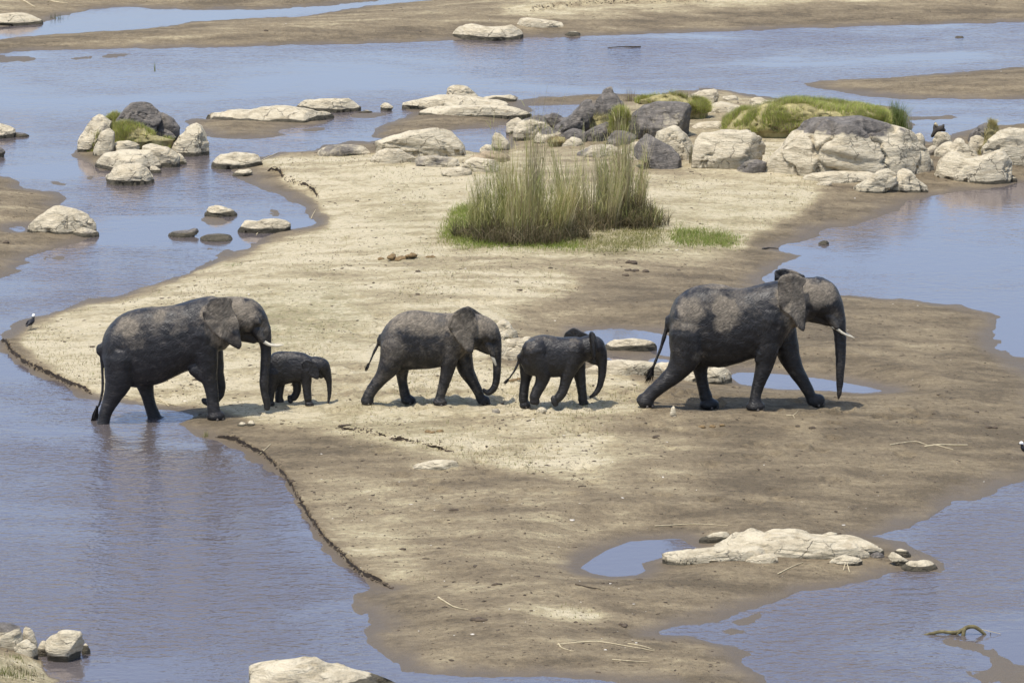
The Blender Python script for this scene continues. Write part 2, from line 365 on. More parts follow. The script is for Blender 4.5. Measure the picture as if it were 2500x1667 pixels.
def sdist(P, poly):
    x, y = P
    Q = np.array([G(a, b) for a, b in poly]); n = len(Q)
    d2 = np.full(x.shape, 1e12); ins = np.zeros(x.shape, bool)
    for i in range(n):
        ax, ay = Q[i]; bx, by = Q[(i+1) % n]; ex, ey = bx-ax, by-ay
        t = np.clip(((x-ax)*ex+(y-ay)*ey)/(ex*ex+ey*ey+1e-12), 0, 1)
        d2 = np.minimum(d2, (x-ax-t*ex)**2+(y-ay-t*ey)**2)
        if ay != by:
            c = ((ay > y) != (by > y)) & (x < (bx-ax)*(y-ay)/(by-ay)+ax); ins ^= c
    return np.where(ins, 1, -1)*np.sqrt(d2)
def pldist(x, y, pts):                    # distance, side, parameter along an open line
    Q = np.array([G(a, b, .11) for a, b in pts]); d2 = np.full(x.shape, 1e12); side = np.zeros(x.shape); par = np.zeros(x.shape)
    for i in range(len(Q)-1):
        ax, ay = Q[i]; bx, by = Q[i+1]; ex, ey = bx-ax, by-ay
        t = np.clip(((x-ax)*ex+(y-ay)*ey)/(ex*ex+ey*ey), 0, 1); dd = (x-ax-t*ex)**2+(y-ay-t*ey)**2
        k = dd < d2; d2 = np.where(k, dd, d2); side = np.where(k, np.sign(ex*(y-ay)-ey*(x-ax)), side); par = np.where(k, (i+t)/(len(Q)-1), par)
    return np.sqrt(d2), side, par

SCARPS = [ # line, lip height, side of the higher ground (+1 left of the line's direction)
    (D((8,770),(28,800),(60,828),(110,850),(160,872),(215,896)), .10, 1),
    (D((500,992),(548,1006),(600,1032),(640,1066),(670,1102),(690,1140),(715,1182),(745,1226),(790,1270),(830,1306),(905,1341)), .09, 1),
    (C('K8', [(690,330),(850,350),(900,410),(970,470),(1060,500),(1200,545),(1300,590),(1380,640),(1450,720)]), .11, 1),
    (D((770,992),(830,1000),(900,1018),(960,1030),(1040,1050)), .06, 1),
    (C('B2', [(80,76),(200,62),(400,44),(620,44),(900,34)]), .15, 1),
]
cu = np.concatenate([-250-np.geomspace(60, 26000, 14)[::-1], np.arange(-250, 2751, 3.0), 2750+np.geomspace(60, 26000, 14)])
cv = np.concatenate([-60-np.geomspace(8, 1440, 16)[::-1], np.arange(-60, 1781, 3.0), 1780+np.geomspace(20, 9000, 12)])
UU, VV = np.meshgrid(cu, cv); GX, GY = G(UU, VV)
def height_field():
    # distances on every second grid node, then interpolated
    iu = np.arange(len(cu)); iv = np.arange(len(cv))
    su = np.unique(np.concatenate([iu[:14], iu[14:-14:2], iu[-15:]])); sv_ = np.unique(np.concatenate([iv[:16], iv[16:-12:2], iv[-13:]]))
    X, Y = GX[np.ix_(sv_, su)], GY[np.ix_(sv_, su)]
    def up(A):
        B = np.empty((len(sv_), len(cu)))
        for r in range(len(sv_)): B[r] = np.interp(iu, su, A[r])
        j = np.searchsorted(sv_, iv, side='right')-1; j = np.clip(j, 0, len(sv_)-2)
        t = (iv-sv_[j])/(sv_[j+1]-sv_[j]); return B[j]*(1-t[:, None])+B[j+1]*t[:, None]
    nz = .035*fbm2(GX*.9, GY*.55, 4, 11)+.028*fbm2(GX*4.5, GY*2.2, 4, 31)
    nzl = .036*fbm2(GX*2.6, GY*1.2, 6, 51)
    H = np.full(GX.shape, -.6)
    for poly, hm, L, ng in LAND:
        d = up(sdist((X, Y), poly)); d = d+(.16+.16*min(1, hm*3))*fbm2(GX*1.5, GY*.7, 6, 77)
        hi = hm*(1-np.exp(-np.maximum(d, 0)/L)); lo = -.6*(1-np.exp(np.minimum(d, 0)/1.6))
        h = np.where(d > 0, hi+nz*sm(0, 1.5, d)*min(1, hm*4), lo)+nzl*ng*np.exp(-np.abs(d)/.5)*min(1.0, .35+hm)
        H = np.maximum(H, h)
    for poly in POOLS:
        d = -up(sdist((X, Y), poly)); d = d+.05*fbm2(GX*2, GY*.9, 3, 78)
        hp = np.where(d > 0, .10*d+.02*d*d, -.2*(1-np.exp(np.minimum(d, 0)/.5)))
        H = np.minimum(H, np.where(d < 6, hp, 9))
    for line, a, up_side in SCARPS:
        d, s, par = pldist(GX, GY, line); s = s*up_side; ds = d*s+.05*fbm2(GX*5, GY*2.5, 3, 90)
        H = H+a*sm(-.03, .03, ds)*np.exp(-np.maximum(ds, 0)/1.1)*sm(0, .06, par)*sm(1, .94, par)*(d < 6)
    return H
HH = height_field()
def height(x, y):
    u, v = proj(np.asarray(x, float), np.asarray(y, float), 0.0)
    a = np.clip(np.interp(u, cu, np.arange(len(cu))), 0, len(cu)-1.001); b = np.clip(np.interp(v, cv, np.arange(len(cv))), 0, len(cv)-1.001)
    i = a.astype(int); j = b.astype(int); fa, fb = a-i, b-j
    return (HH[j, i]*(1-fa)+HH[j, i+1]*fa)*(1-fb)+(HH[j+1, i]*(1-fa)+HH[j+1, i+1]*fa)*fb
_zs = np.linspace(1.4, -.4, 260)
def ground_hit(px, py, water=True):       # where the line of sight meets land (or the water level)
    x, y = G(px, py, _zs); h = height(x, y)
    if water: h = np.maximum(h, 0)
    k = np.argmax(_zs <= h) if np.any(_zs <= h) else len(_zs)-1
    return float(x[k]), float(y[k]), float(max(h[k], 0) if water else h[k])

# ------------------------------------------------------------------ elephants (traced side views, built round a spine)
def resample(st, k=4):
    st = np.array(st, float); n = len(st); out = []
    for i in range(n-1):
        p0, p1, p2, p3 = st[max(i-1, 0)], st[i], st[i+1], st[min(i+2, n-1)]
        for j in range(k):
            t = j/k
            out.append(.5*((2*p1)+(-p0+p2)*t+(2*p0-5*p1+4*p2-p3)*t*t+(-p0+3*p1-3*p2+p3)*t**3))
    out.append(st[-1]); return np.array(out)
def loft(st, n=20, upright=False, power=2.0, caps=True):
    # rows: x, y, z, ra (in the side plane), rb (across)
    st = resample(st); P = st[:, :3]; ra = st[:, 3]; rb = st[:, 4]
    T = np.gradient(P, axis=0); T /= np.linalg.norm(T, axis=1)[:, None]+1e-9
    if upright: T[:] = (1, 0, 0)
    rows = [(P[i], T[i], ra[i], rb[i]) for i in range(len(P))]
    if caps:
        c0 = [(P[0]-T[0]*min(ra[0], rb[0])*o, T[0], ra[0]*f, rb[0]*f) for o, f in ((.85, .52), (.5, .86))]
        c1 = [(P[-1]+T[-1]*min(ra[-1], rb[-1])*o, T[-1], ra[-1]*f, rb[-1]*f) for o, f in ((.5, .86), (.85, .52))]
        rows = c0+rows+c1
    V = []; a = np.linspace(0, 2*np.pi, n, endpoint=False)
    ca, sa = np.cos(a), np.sin(a); e = 2/power
    ca = np.sign(ca)*np.abs(ca)**e; sa = np.sign(sa)*np.abs(sa)**e
    for p, t, A, B in rows:
        y = np.array((0, 1., 0)); y = y-t*np.dot(t, y); y /= np.linalg.norm(y); u = np.cross(t, y)
        V.append(p+np.outer(ca*A, u)+np.outer(sa*B, y))
    m = len(rows); V = np.concatenate(V+[[rows[0][0]], [rows[-1][0]]])
    F = []
    for i in range(m-1):
        for j in range(n):
            a0, a1 = i*n+j, i*n+(j+1) % n
            F += [(a0, a1, a1+n), (a0, a1+n, a0+n)]
    b0, b1 = m*n, m*n+1
    for j in range(n):
        F.append((b0, (j+1) % n, j)); F.append((b1, (m-1)*n+j, (m-1)*n+(j+1) % n))
    return V, np.array(F)
def ellipsoid(c, rx, ry, rz, rot=0, flat=.72):
    V, F = ico(3); V = V.copy(); V[:, 2] = np.maximum(V[:, 2], -flat)
    V = V*(rx, ry, rz); cr, sr = math.cos(rot), math.sin(rot)
    x, z = V[:, 0]*cr-V[:, 2]*sr, V[:, 0]*sr+V[:, 2]*cr
    return np.stack([x+c[0], V[:, 1]+c[1], z+c[2]], 1), F
def join(parts):
    Vs, Fs, o = [], [], 0
    for V, F in parts:
        Vs.append(V); Fs.append(F+o); o += len(V)
    return np.concatenate(Vs), np.concatenate(Fs)
def plate(B, N, th):
    # B: boundary points (closed, ordered); a lens-like sheet of thickness th
    B = np.array(B); c = B.mean(0); n = len(B); rings = [1., .93, .7, .42, .16]
    V = []
    for s in (1, -1):
        for f in rings:
            V.append(c+(B-c)*f+N*s*th*(.25 if f == 1 else .55 if f > .9 else .5)*(1))
        V.append([c+N*s*th*.5])
    V = np.concatenate(V); K = len(rings); h = K*n+1; F = []
    for s in (0, 1):
        o = s*h
        for k in range(K-1):
            for j in range(n):
                a, b_ = o+k*n+j, o+k*n+(j+1) % n; q = [(a, b_, b_+n), (a, b_+n, a+n)]
                F += q if s == 0 else [t[::-1] for t in q]
        for j in range(n):
            t = (o+(K-1)*n+j, o+(K-1)*n+(j+1) % n, o+K*n); F.append(t if s == 0 else t[::-1])
    for j in range(n):
        a, b_ = j, (j+1) % n; F += [(a, h+a, h+b_), (a, h+b_, b_)]
    return V, np.array(F)

STAMPS = []
def elephant(spec):
    k = spec['crop']; bx, by = C1(k, *spec['base'])
    gx, gy, gz = ground_hit(bx, by)
    gy0 = gy+spec['hip']; m = mpp(gy0)*CR[k][2]          # metres for a crop unit; gy0: mid plane of the body
    org = np.array((gx, gy0, gz))
    def W(x, y, Y):
        px, py = C1(k, x, y); X, Z = plane_hit(px, py, gy0+Y); return np.array((float(X), gy0+Y, float(Z)))-org
    parts = []; NAILS = []
    bw = spec['bw']
    rows = []
    for x, t, b in spec['torso']:
        p = W(x, (t+b)/2, 0); hh = (b-t)/2*m
        rows.append((*p, hh, min(bw, hh*.98)))
    parts.append(loft(rows, 28, True, 2.25))
    def tube(st, Y, fb=.92, n=20, Y2=None):
        r = []
        for i, s in enumerate(st):
            yy = Y if Y2 is None else Y+(Y2-Y)*i/(len(st)-1)
            p = W(s[0], s[1], yy); g_ = 1+.10*(Y2 is not None)*max(0, (i-len(st)/2)/(len(st)/2)); r.append((*p, s[2]*m*g_, s[2]*m*fb*g_))
        return loft(r, n)
    parts.append(tube([(x, t+15, 13) for x, t, b in spec['torso'][2:]], 0, 1.2, 12))      # spine
    hw = spec['headw']
    r = []
    for s in spec['head']:
        p = W(s[0], s[1], 0); r.append((*p, s[2]*m, min(hw, s[2]*m)*(s[3] if len(s) > 3 else 1)))
    parts.append(loft(r, 24))
    for j in spec.get('extra', []): parts.append(tube(j['st'], j.get('Y', 0), j.get('fb', 1)))
    parts.append(tube(spec['trunk'], 0, .95))
    for leg in spec['legs']:
        parts.append(tube(leg['st'], leg['Y']*.92, .95, 20, leg['Y']))
        f = leg['foot']; c = W(f[0], f[1]-.12*f[3], leg['Y'])
        parts.append(ellipsoid(c, f[2]*m*.88, min(f[2]*m*.76, f[3]*m*2.1), f[3]*m*1.22, rad(f[4]) if len(f) > 4 else 0))
        if leg.get('stand', True):
            STAMPS.append((org[0]+c[0], org[1]+c[1], org[2]+c[2]-.84*f[3]*m, .32*spec['size']))
        if leg.get('stand', True):
            for an in (-75, -30, 15, 60):
                S_, F_ = ico(1); rr_ = .030*spec['size']+.006
                NAILS.append((S_*(rr_*.8, rr_*.8, rr_)+c+np.array((math.cos(rad(an))*f[2]*m*.80, math.sin(rad(an))*min(f[2]*m*.7, f[3]*m*1.9), -f[3]*m*.55)), F_))
    parts.append(tube(spec['tail'], 0, 1, 10))
    for e in spec['ears']:
        pts = e['pts']; hx = e['hinge']; P = []
        pp = np.array(pts, float); pp = np.concatenate([pp, pp[:1]]); pp = resample(pp, 3)[:-1]
        for q_, (x, y) in enumerate(pp):
            u = abs(hx-x)*m; Y = e['Y']+np.sign(e['Y'])*(e['flare']*u+e.get('curl', .0)*math.sin(u*7)+.022*spec['size']*math.sin(q_*1.05)*min(1, u*3))
            P.append(W(x, y, Y))
        P = np.array(P)
        if 'swing' in e:                                   # ear held out: turned about its hinge
            h0 = W(hx, pts[0][1], e['Y']); a = rad(e['swing']); Q = P-h0
            P = np.stack([h0[0]+Q[:, 0]*math.cos(a)-Q[:, 1]*math.sin(a), h0[1]+Q[:, 0]*math.sin(a)+Q[:, 1]*math.cos(a), P[:, 2]], 1)
        c = P.mean(0); N = np.zeros(3)
        for i in range(len(P)): N += np.cross(P[i]-c, P[(i+1) % len(P)]-c)
        N /= np.linalg.norm(N)
        parts.append(plate(P, N, spec['earth']))
    V, F = join(parts)
    me0 = mesh_np('tmp', V, F)
    bm = bmesh.new(); bm.from_mesh(me0); bmesh.ops.recalc_face_normals(bm, faces=bm.faces); bm.to_mesh(me0); bm.free()
    t = bpy.data.objects.new('tmp', me0); COL.objects.link(t)
    md = t.modifiers.new('r', 'REMESH'); md.mode = 'VOXEL'; md.voxel_size = spec['voxel']; md.use_smooth_shade = True
    ms = t.modifiers.new('s', 'SMOOTH'); ms.factor = .5; ms.iterations = 3
    dg = bpy.context.evaluated_depsgraph_get(); dg.update()
    me = bpy.data.meshes.new_from_object(t.evaluated_get(dg)); bpy.data.objects.remove(t)
    me.name = 'elephant_body'
    n = len(me.vertices); co = np.empty(n*3, np.float32); me.vertices.foreach_get('co', co); co = co.reshape(-1, 3).astype(float)
    nr = np.empty(n*3, np.float32); me.vertices.foreach_get('normal', nr); nr = nr.reshape(-1, 3)
    # skin folds: low relief
    sc = spec['size']
    f = .010*sc*fbm3(co[:, 0]*3/sc, co[:, 1]*3/sc, co[:, 2]*6/sc, 4, 5)
    fold = .5*np.sin((co[:, 0]*.55+co[:, 2]*.9)/sc*34+6*noise3(co[:, 0]*2/sc, co[:, 1]*2/sc, co[:, 2]*2/sc, 9)); f = f+.0028*sc*fold
    co = co+nr*f[:, None]; me.vertices.foreach_set('co', co.astype(np.float32).ravel())
    # dry dust, old mud and the lighter top-lit backs painted in: patches with a shape of their own, kept in side-view outline
    u, v = proj(co[:, 0]+org[0], co[:, 1]+org[1], co[:, 2]+org[2]); ox, oy, s = CR[k]; u = (u-ox)/s; v = (v-oy)/s
    dry = np.full(n, spec.get('dry0', .12))
    for cx, cy, rx, ry, val in spec['dry']:
        d = np.sqrt(((u-cx)/rx)**2+((v-cy)/ry)**2)+.75*fbm3(co[:, 0]*5/sc+cx*.1, co[:, 1]*5/sc, co[:, 2]*3.2/sc, 5, 21)
        dry = dry+(val-dry)*sm(1.15, .45, d)
    ringv = sm(.42, .30, (v-spec['torso'][5][1])/(spec['base'][1]-spec['torso'][5][1])*-1+1)
    tp = resample(np.array(spec['trunk'], float))
    dt = np.min(np.sqrt((u[:, None]-tp[None, 6:, 0])**2+(v[:, None]-tp[None, 6:, 1])**2)/(tp[None, 6:, 2]*1.25), axis=1)
    ringv = np.maximum(ringv, sm(1.2, .9, dt)); attr(me, 'ring', ringv)
    attr(me, 'dry', dry); me.materials.clear(); me.materials.append(M_skin)
    for p in me.polygons: p.use_smooth = True
    root = empty('elephant', tuple(org), spec['label'], 'elephant', 'elephants walking in a line')
    obj('body', me, root)
    Vn, Fn = join(NAILS); obj('toenails', mesh_np('toenails', Vn, Fn, M_nail), root, kind='stuff')
    for st, Y in spec.get('tusks', []):
        Vt, Ft = tube(st, Y, 1, 14); obj('tusk', mesh_np('tusk', Vt, Ft, M_tusk), root)
    if 'eye' in spec:
        ex, ey, er = spec['eye']
        for sgn in (-1, 1):
            c = W(ex, ey, 0)
            # find the skin surface there
            k2 = np.argmin((co[:, 0]-c[0])**2+(co[:, 2]-c[2])**2*1+np.where(co[:, 1]*sgn > 0, 0, 9)-.02*np.abs(co[:, 1]))
            Ve, Fe = ico(2); obj('eye', mesh_np('eye', Ve*er*m+co[k2], Fe, M_eye), root)
    hs, he, hn, hl = spec['tuft']
    Vh, Fh = [], []
    for i in range(hn):
        a = W(hs[0]+random.uniform(-8, 8), hs[1]+random.uniform(-8, 8), random.uniform(-.02, .02)); b_ = W(he[0]+random.uniform(-hl, hl), he[1]+random.uniform(-hl*1.5, hl), random.uniform(-.05, .05))
        mid = (a+b_)/2+np.array((random.uniform(-.03, .03), random.uniform(-.03, .03), 0)); w = .006*spec['size']+.002
        o = sum(len(x) for x in Vh)
        Vh.append(np.array([a+(w, 0, 0), a-(w, 0, 0), a+(0, w, 0), mid+(w, 0, 0), mid-(w, 0, 0), mid+(0, w, 0), b_]))
        Fh += [(o+0, o+1, o+4), (o+0, o+4, o+3), (o+1, o+2, o+5), (o+1, o+5, o+4), (o+2, o+0, o+3), (o+2, o+3, o+5), (o+3, o+4, o+6), (o+4, o+5, o+6), (o+5, o+3, o+6)]
    obj('tail_hair', mesh_np('tail_hair', np.concatenate(Vh), np.array(Fh), M_hair), root)['kind'] = 'stuff'
    return root

EL = []
EL.append(dict(crop='E1', base=(1180,1256), hip=.33, bw=.51, headw=.36, earth=.05, voxel=.021, size=1.0,
    label='large wet cow elephant wading out of the water at the left, tusk over a calf',
    torso=[(176,570,690),(205,475,775),(260,392,860),(350,316,935),(450,275,962),(560,251,958),(700,246,925),(820,231,868),(920,202,822),(1000,178,806),(1080,160,760),(1150,152,660)],
    head=[(1120,370,215),(1240,350,192),(1360,338,178),(1450,340,168),(1520,385,138),(1575,450,98,.8),(1608,520,68,.75)],
    extra=[dict(st=[(1330,440,110),(1430,490,72),(1520,535,42)], fb=.9), dict(st=[(1000,800,62),(1060,860,55)], Y=-.3), dict(st=[(1480,335,34),(1520,350,34),(1556,392,26)], Y=-.27), dict(st=[(1540,450,46),(1575,510,36),(1600,548,24)], Y=-.17)],
    trunk=[(1585,460,92),(1612,530,66),(1624,600,50),(1625,680,47),(1620,760,45),(1612,860,43),(1608,950,39),(1617,1030,33),(1632,1090,31),(1636,1140,30)],
    legs=[dict(Y=-.30, st=[(340,700,150),(335,820,138),(320,920,120),(285,1010,92),(255,1080,74),(222,1150,60),(200,1220,53),(188,1290,54)], foot=(186,1318,68,42)),
          dict(Y=.30, st=[(520,800,120),(550,900,95),(566,970,70),(585,1050,56),(610,1140,54),(640,1220,56)], foot=(684,1272,92,44)),
          dict(Y=-.30, st=[(1060,480,135),(1085,620,118),(1100,740,102),(1115,840,84),(1135,930,66),(1150,1010,56),(1158,1100,52),(1166,1170,54)], foot=(1181,1218,93,44)),
          dict(Y=.30, st=[(1140,560,105),(1165,720,88),(1185,840,72),(1220,930,52),(1218,1000,46),(1180,1060,43),(1130,1095,40)], foot=(1100,1095,34,44,60), stand=False)],
    tail=[(190,600,34),(178,670,25),(178,740,18),(181,820,14),(184,910,13),(180,1000,13),(160,1090,13),(140,1140,12)], tuft=((135,1130),(95,1320),60,26),
    ears=[dict(Y=-.40, flare=.34, hinge=1350, curl=.04, pts=[(1078,262),(1100,212),(1160,172),(1250,160),(1330,178),(1325,240),(1352,310),(1393,400),(1400,500),(1414,590),(1385,626),(1330,600),(1250,550),(1200,508),(1120,440),(1080,370),(1063,310)]),
          dict(Y=.40, flare=.20, hinge=1350, pts=[(1100,262),(1120,222),(1180,190),(1250,180),(1330,198),(1330,260),(1352,330),(1393,400),(1400,500),(1385,590),(1330,580),(1250,540),(1200,500),(1120,430),(1090,340)])],
    tusks=[([(1588,545,15),(1620,565,16),(1665,586,14),(1725,594,11),(1783,584,4)], -.17), ([(1588,540,15),(1620,560,16),(1665,580,14),(1715,588,11),(1760,580,4)], .17)],
    eye=(1535,385,9), dry0=.12,
    dry=[(600,380,480,170,.36),(1420,300,200,180,1.0),(1230,360,185,270,1.0),(1610,480,60,120,.62),(400,440,110,130,.85),(680,330,75,65,.8),(470,580,110,70,.42),(640,250,300,22,.5),(1300,560,120,80,.4)]))  # first, broad patch: dusty tone that also paints the top-lit back lighter
EL.append(dict(crop='E3', base=(1245,1387), hip=.33, bw=.51, headw=.36, earth=.05, voxel=.021, size=1.0,
    label='largest elephant, leading the line at the right with muddy flanks and long hanging trunk',
    torso=[(476,575,650),(500,480,760),(540,400,880),(600,343,960),(680,296,990),(760,272,985),(860,262,1000),(950,268,1003),(1030,288,985),(1120,298,960),(1220,283,928),(1320,258,915),(1420,236,890),(1500,222,760),(1560,220,660)],
    head=[(1560,420,215),(1660,405,202),(1760,392,188),(1830,405,178),(1890,465,140),(1940,540,104,.85),(1972,605,76,.75)],
    extra=[dict(st=[(1720,500,110),(1800,545,74),(1890,590,52)], fb=.9), dict(st=[(1790,225,26),(1835,240,30)], fb=3), dict(st=[(1300,880,58),(1280,930,46)], Y=-.34), dict(st=[(1800,385,36),(1850,405,36),(1888,448,26)], Y=-.27), dict(st=[(1890,540,46),(1930,600,36),(1962,652,24)], Y=-.16)],
    trunk=[(1965,590,82),(1985,650,62),(1994,720,55),(1997,800,51),(1998,900,46),(1996,1000,41),(1992,1100,34),(1989,1180,26),(1985,1240,20),(1980,1280,10)],
    legs=[dict(Y=-.30, st=[(640,700,160),(640,840,152),(610,940,130),(545,1040,96),(465,1115,76),(390,1180,65),(325,1235,60),(285,1285,60)], foot=(270,1312,92,66,-56)),
          dict(Y=.30, st=[(730,850,120),(755,960,90),(760,1030,64),(772,1110,54),(788,1190,51),(808,1260,56)], foot=(838,1332,102,46)),
          dict(Y=-.30, st=[(1370,560,135),(1355,720,118),(1345,870,100),(1325,980,82),(1295,1080,65),(1264,1180,52),(1246,1260,47),(1244,1310,56)], foot=(1246,1350,98,44)),
          dict(Y=.30, st=[(1480,620,120),(1515,780,110),(1545,900,98),(1600,1020,76),(1655,1110,61),(1700,1185,52),(1732,1250,48),(1745,1285,50)], foot=(1785,1305,90,54,24))],
    tail=[(478,570,32),(462,650,22),(440,730,19),(410,830,17),(382,900,15),(355,970,14),(340,1010,12)], tuft=((345,990),(300,1120),70,44),
    ears=[dict(Y=-.40, flare=.34, hinge=1690, curl=.045, pts=[(1440,250),(1465,200),(1520,176),(1580,172),(1650,196),(1700,232),(1665,290),(1692,420),(1692,520),(1686,660),(1662,686),(1612,640),(1560,560),(1500,515),(1452,460),(1445,350)]),
          dict(Y=.40, flare=.20, hinge=1690, pts=[(1410,160),(1440,138),(1490,128),(1570,140),(1640,170),(1695,215),(1690,420),(1650,560),(1560,540),(1480,440),(1420,300),(1412,220)])],
    tusks=[([(1930,645,13),(1968,664,13),(2015,697,11),(2065,722,8),(2120,739,3)], -.16), ([(1930,640,14),(1968,660,15),(2015,690,14),(2060,712,11),(2100,728,4)], .16)],
    eye=(1868,440,9), dry0=.12,
    dry=[(900,420,500,200,.36),(1800,330,200,150,.95),(1580,390,150,290,1.0),(1960,560,70,110,.55),(975,470,125,90,1.15),(960,600,120,90,.95),(660,500,130,120,.85),(640,640,150,70,.6),(1000,285,280,25,.7),(760,900,80,60,.45),(1400,420,60,40,.4)]))  # widest patch, listed first, puts top light as well as dust on the back
EL.append(dict(crop='E2', base=(810,1057), hip=.27, bw=.39, headw=.29, earth=.042, voxel=.0185, size=.78,
    label='mid-sized dusty brown elephant with short white tusk, third in the line',
    torso=[(282,440,510),(305,388,620),(340,332,700),(400,275,740),(480,226,742),(570,205,734),(660,212,729),(760,226,722),(850,232,705),(920,233,690),(1000,225,620),(1060,225,560)],
    head=[(1040,390,165),(1120,392,155),(1190,395,138),(1240,425,112),(1278,480,82,.85),(1300,545,60,.8)],
    extra=[dict(st=[(1140,480,85),(1190,530,52),(1240,570,34)], fb=.9), dict(st=[(1190,400,28),(1230,425,28),(1256,462,20)], Y=-.21), dict(st=[(1235,510,34),(1262,570,28),(1280,622,18)], Y=-.14)],
    trunk=[(1290,520,66),(1308,590,48),(1314,660,40),(1315,740,36),(1311,810,34),(1300,865,33),(1276,910,31),(1240,934,26),(1210,924,20),(1196,905,13)],
    legs=[dict(Y=-.22, st=[(400,520,115),(385,640,108),(345,730,90),(300,795,68),(248,860,55),(200,925,49),(172,980,47)], foot=(168,1012,66,46,-12)),
          dict(Y=.22, st=[(470,640,85),(474,730,66),(477,810,47),(488,890,43),(503,960,46)], foot=(532,1005,78,38)),
          dict(Y=-.22, st=[(910,420,105),(900,560,88),(888,680,72),(864,790,56),(836,890,45),(815,960,39),(808,995,42)], foot=(810,1023,72,37)),
          dict(Y=.22, st=[(1000,520,90),(1020,640,82),(1045,740,72),(1090,820,56),(1130,890,45),(1158,950,40),(1172,985,42)], foot=(1200,1014,64,40,14))],
    tail=[(288,440,24),(262,510,15),(228,580,12),(198,650,10),(180,695,9)], tuft=((182,680),(155,745),34,14),
    ears=[dict(Y=-.32, flare=.34, hinge=1130, curl=.03, pts=[(880,340),(900,262),(955,212),(1000,187),(1065,170),(1108,212),(1130,275),(1138,350),(1120,450),(1110,560),(1086,594),(1040,570),(980,500),(920,420),(886,372)]),
          dict(Y=.32, flare=.12, hinge=1230, pts=[(1050,172),(1085,180),(1140,215),(1220,278),(1200,380),(1160,470),(1100,500),(1050,400),(1030,260)])],
    tusks=[([(1262,595,12),(1278,628,15),(1292,660,14),(1304,692,8)], -.15), ([(1262,590,12),(1278,622,15),(1292,652,14),(1300,682,8)], .15)],
    eye=(1247,468,8), dry0=.22,
    dry=[(620,300,380,130,.8),(1220,340,130,140,.9),(1010,370,150,250,1.0),(1270,560,60,60,.5),(400,560,130,140,.5),(900,560,90,140,.34),(300,800,60,70,.4)]))
EL.append(dict(crop='E2', base=(1645,1082), hip=.22, bw=.31, headw=.23, earth=.036, voxel=.016, size=.6,
    label='young black elephant with both ears spread, walking behind the leader',
    torso=[(1516,590,650),(1535,540,705),(1572,488,760),(1620,446,785),(1690,425,795),(1760,425,798),(1830,438,800),(1900,445,792),(1970,441,768),(2040,446,720),(2100,452,660)],
    head=[(2070,550,105),(2130,535,108),(2175,535,100),(2210,570,78),(2236,630,56,.85),(2246,680,44)],
    extra=[dict(st=[(2110,610,55),(2150,645,36),(2195,672,24)], fb=.9)],
    trunk=[(2230,610,60),(2244,680,45),(2244,760,37),(2234,830,31),(2214,895,26),(2180,945,21),(2138,974,12)],
    legs=[dict(Y=-.16, st=[(1650,560,120),(1690,680,100),(1722,770,76),(1705,850,56),(1672,915,48),(1645,975,43)], foot=(1648,1014,52,34,-8), stand=False),
          dict(Y=.16, st=[(1590,640,85),(1580,740,66),(1566,830,46),(1553,920,42),(1548,1000,40)], foot=(1562,1046,57,38)),
          dict(Y=-.16, st=[(2000,560,95),(1968,680,84),(1935,780,62),(1915,860,48),(1892,930,42),(1858,980,38)], foot=(1824,1020,36,48,20), stand=False),
          dict(Y=.16, st=[(2020,620,80),(2038,740,60),(2055,850,47),(2068,940,41),(2072,1000,40)], foot=(2082,1030,48,30))],
    tail=[(1520,610,20),(1502,670,13),(1475,730,11),(1440,785,9),(1408,822,8)], tuft=((1412,815),(1380,862),30,16),
    ears=[dict(Y=.20, flare=1.1, hinge=2150, pts=[(1905,445),(1912,415),(1935,392),(1985,362),(2010,364),(2060,392),(2140,432),(2160,470),(2120,520),(2040,540),(1960,520),(1915,490)]),
          dict(Y=-.20, flare=3.2, hinge=2185, pts=[(2130,412),(2145,392),(2168,405),(2190,450),(2192,530),(2184,600),(2168,640),(2150,560),(2136,480)])],
    tusks=[], eye=(2215,560,7), dry0=.06,
    dry=[(1720,450,180,40,.42),(1990,500,60,70,.4),(1600,520,60,60,.3),(2165,440,30,50,.45)]))
EL.append(dict(crop='E1', base=(2008,1132), hip=.14, bw=.21, headw=.16, earth=.028, voxel=.012, size=.42,
    label='smallest calf, dark grey, walking close under the trunk of the left cow elephant',
    torso=[(1640,760,850),(1652,710,905),(1690,655,950),(1760,640,945),(1830,642,928),(1900,646,915),(1960,656,905),(2010,680,860),(2045,700,830)],
    head=[(2025,765,76),(2080,765,76),(2125,775,68),(2152,815,50),(2170,865,34)],
    extra=[dict(st=[(2080,830,44),(2115,860,26)], fb=.9)],
    trunk=[(2164,845,42),(2180,895,29),(2186,950,23),(2186,1020,18),(2180,1070,13),(2172,1108,9)],
    legs=[dict(Y=-.11, st=[(1690,830,75),(1680,920,56),(1668,1000,38),(1660,1070,34)], foot=(1662,1108,46,28)),
          dict(Y=.11, st=[(1750,880,60),(1748,950,44),(1742,1020,36),(1740,1060,35)], foot=(1745,1078,47,24)),
          dict(Y=-.11, st=[(1975,800,66),(1982,890,50),(1988,980,38),(1996,1060,34)], foot=(2008,1110,46,25)),
          dict(Y=.11, st=[(1885,850,58),(1900,940,42),(1898,1000,35),(1872,1050,32)], foot=(1838,1075,26,38,18), stand=False)],
    tail=[(1648,740,14),(1640,800,9),(1636,860,7)], tuft=((1636,855),(1634,900),14,6),
    ears=[dict(Y=-.16, flare=.2, hinge=2090, pts=[(1944,750),(1960,722),(1990,715),(2035,730),(2070,745),(2093,800),(2096,860),(2088,890),(2055,886),(2010,860),(1962,812)]),
          dict(Y=.16, flare=.2, hinge=2090, pts=[(1954,760),(1970,732),(2000,725),(2035,740),(2070,755),(2093,800),(2096,860),(2055,876),(2010,850),(1972,812)])],
    tusks=[], eye=(2150,790,5), dry0=.05, dry=[(1830,660,160,20,.3),(2120,720,50,40,.3)]))
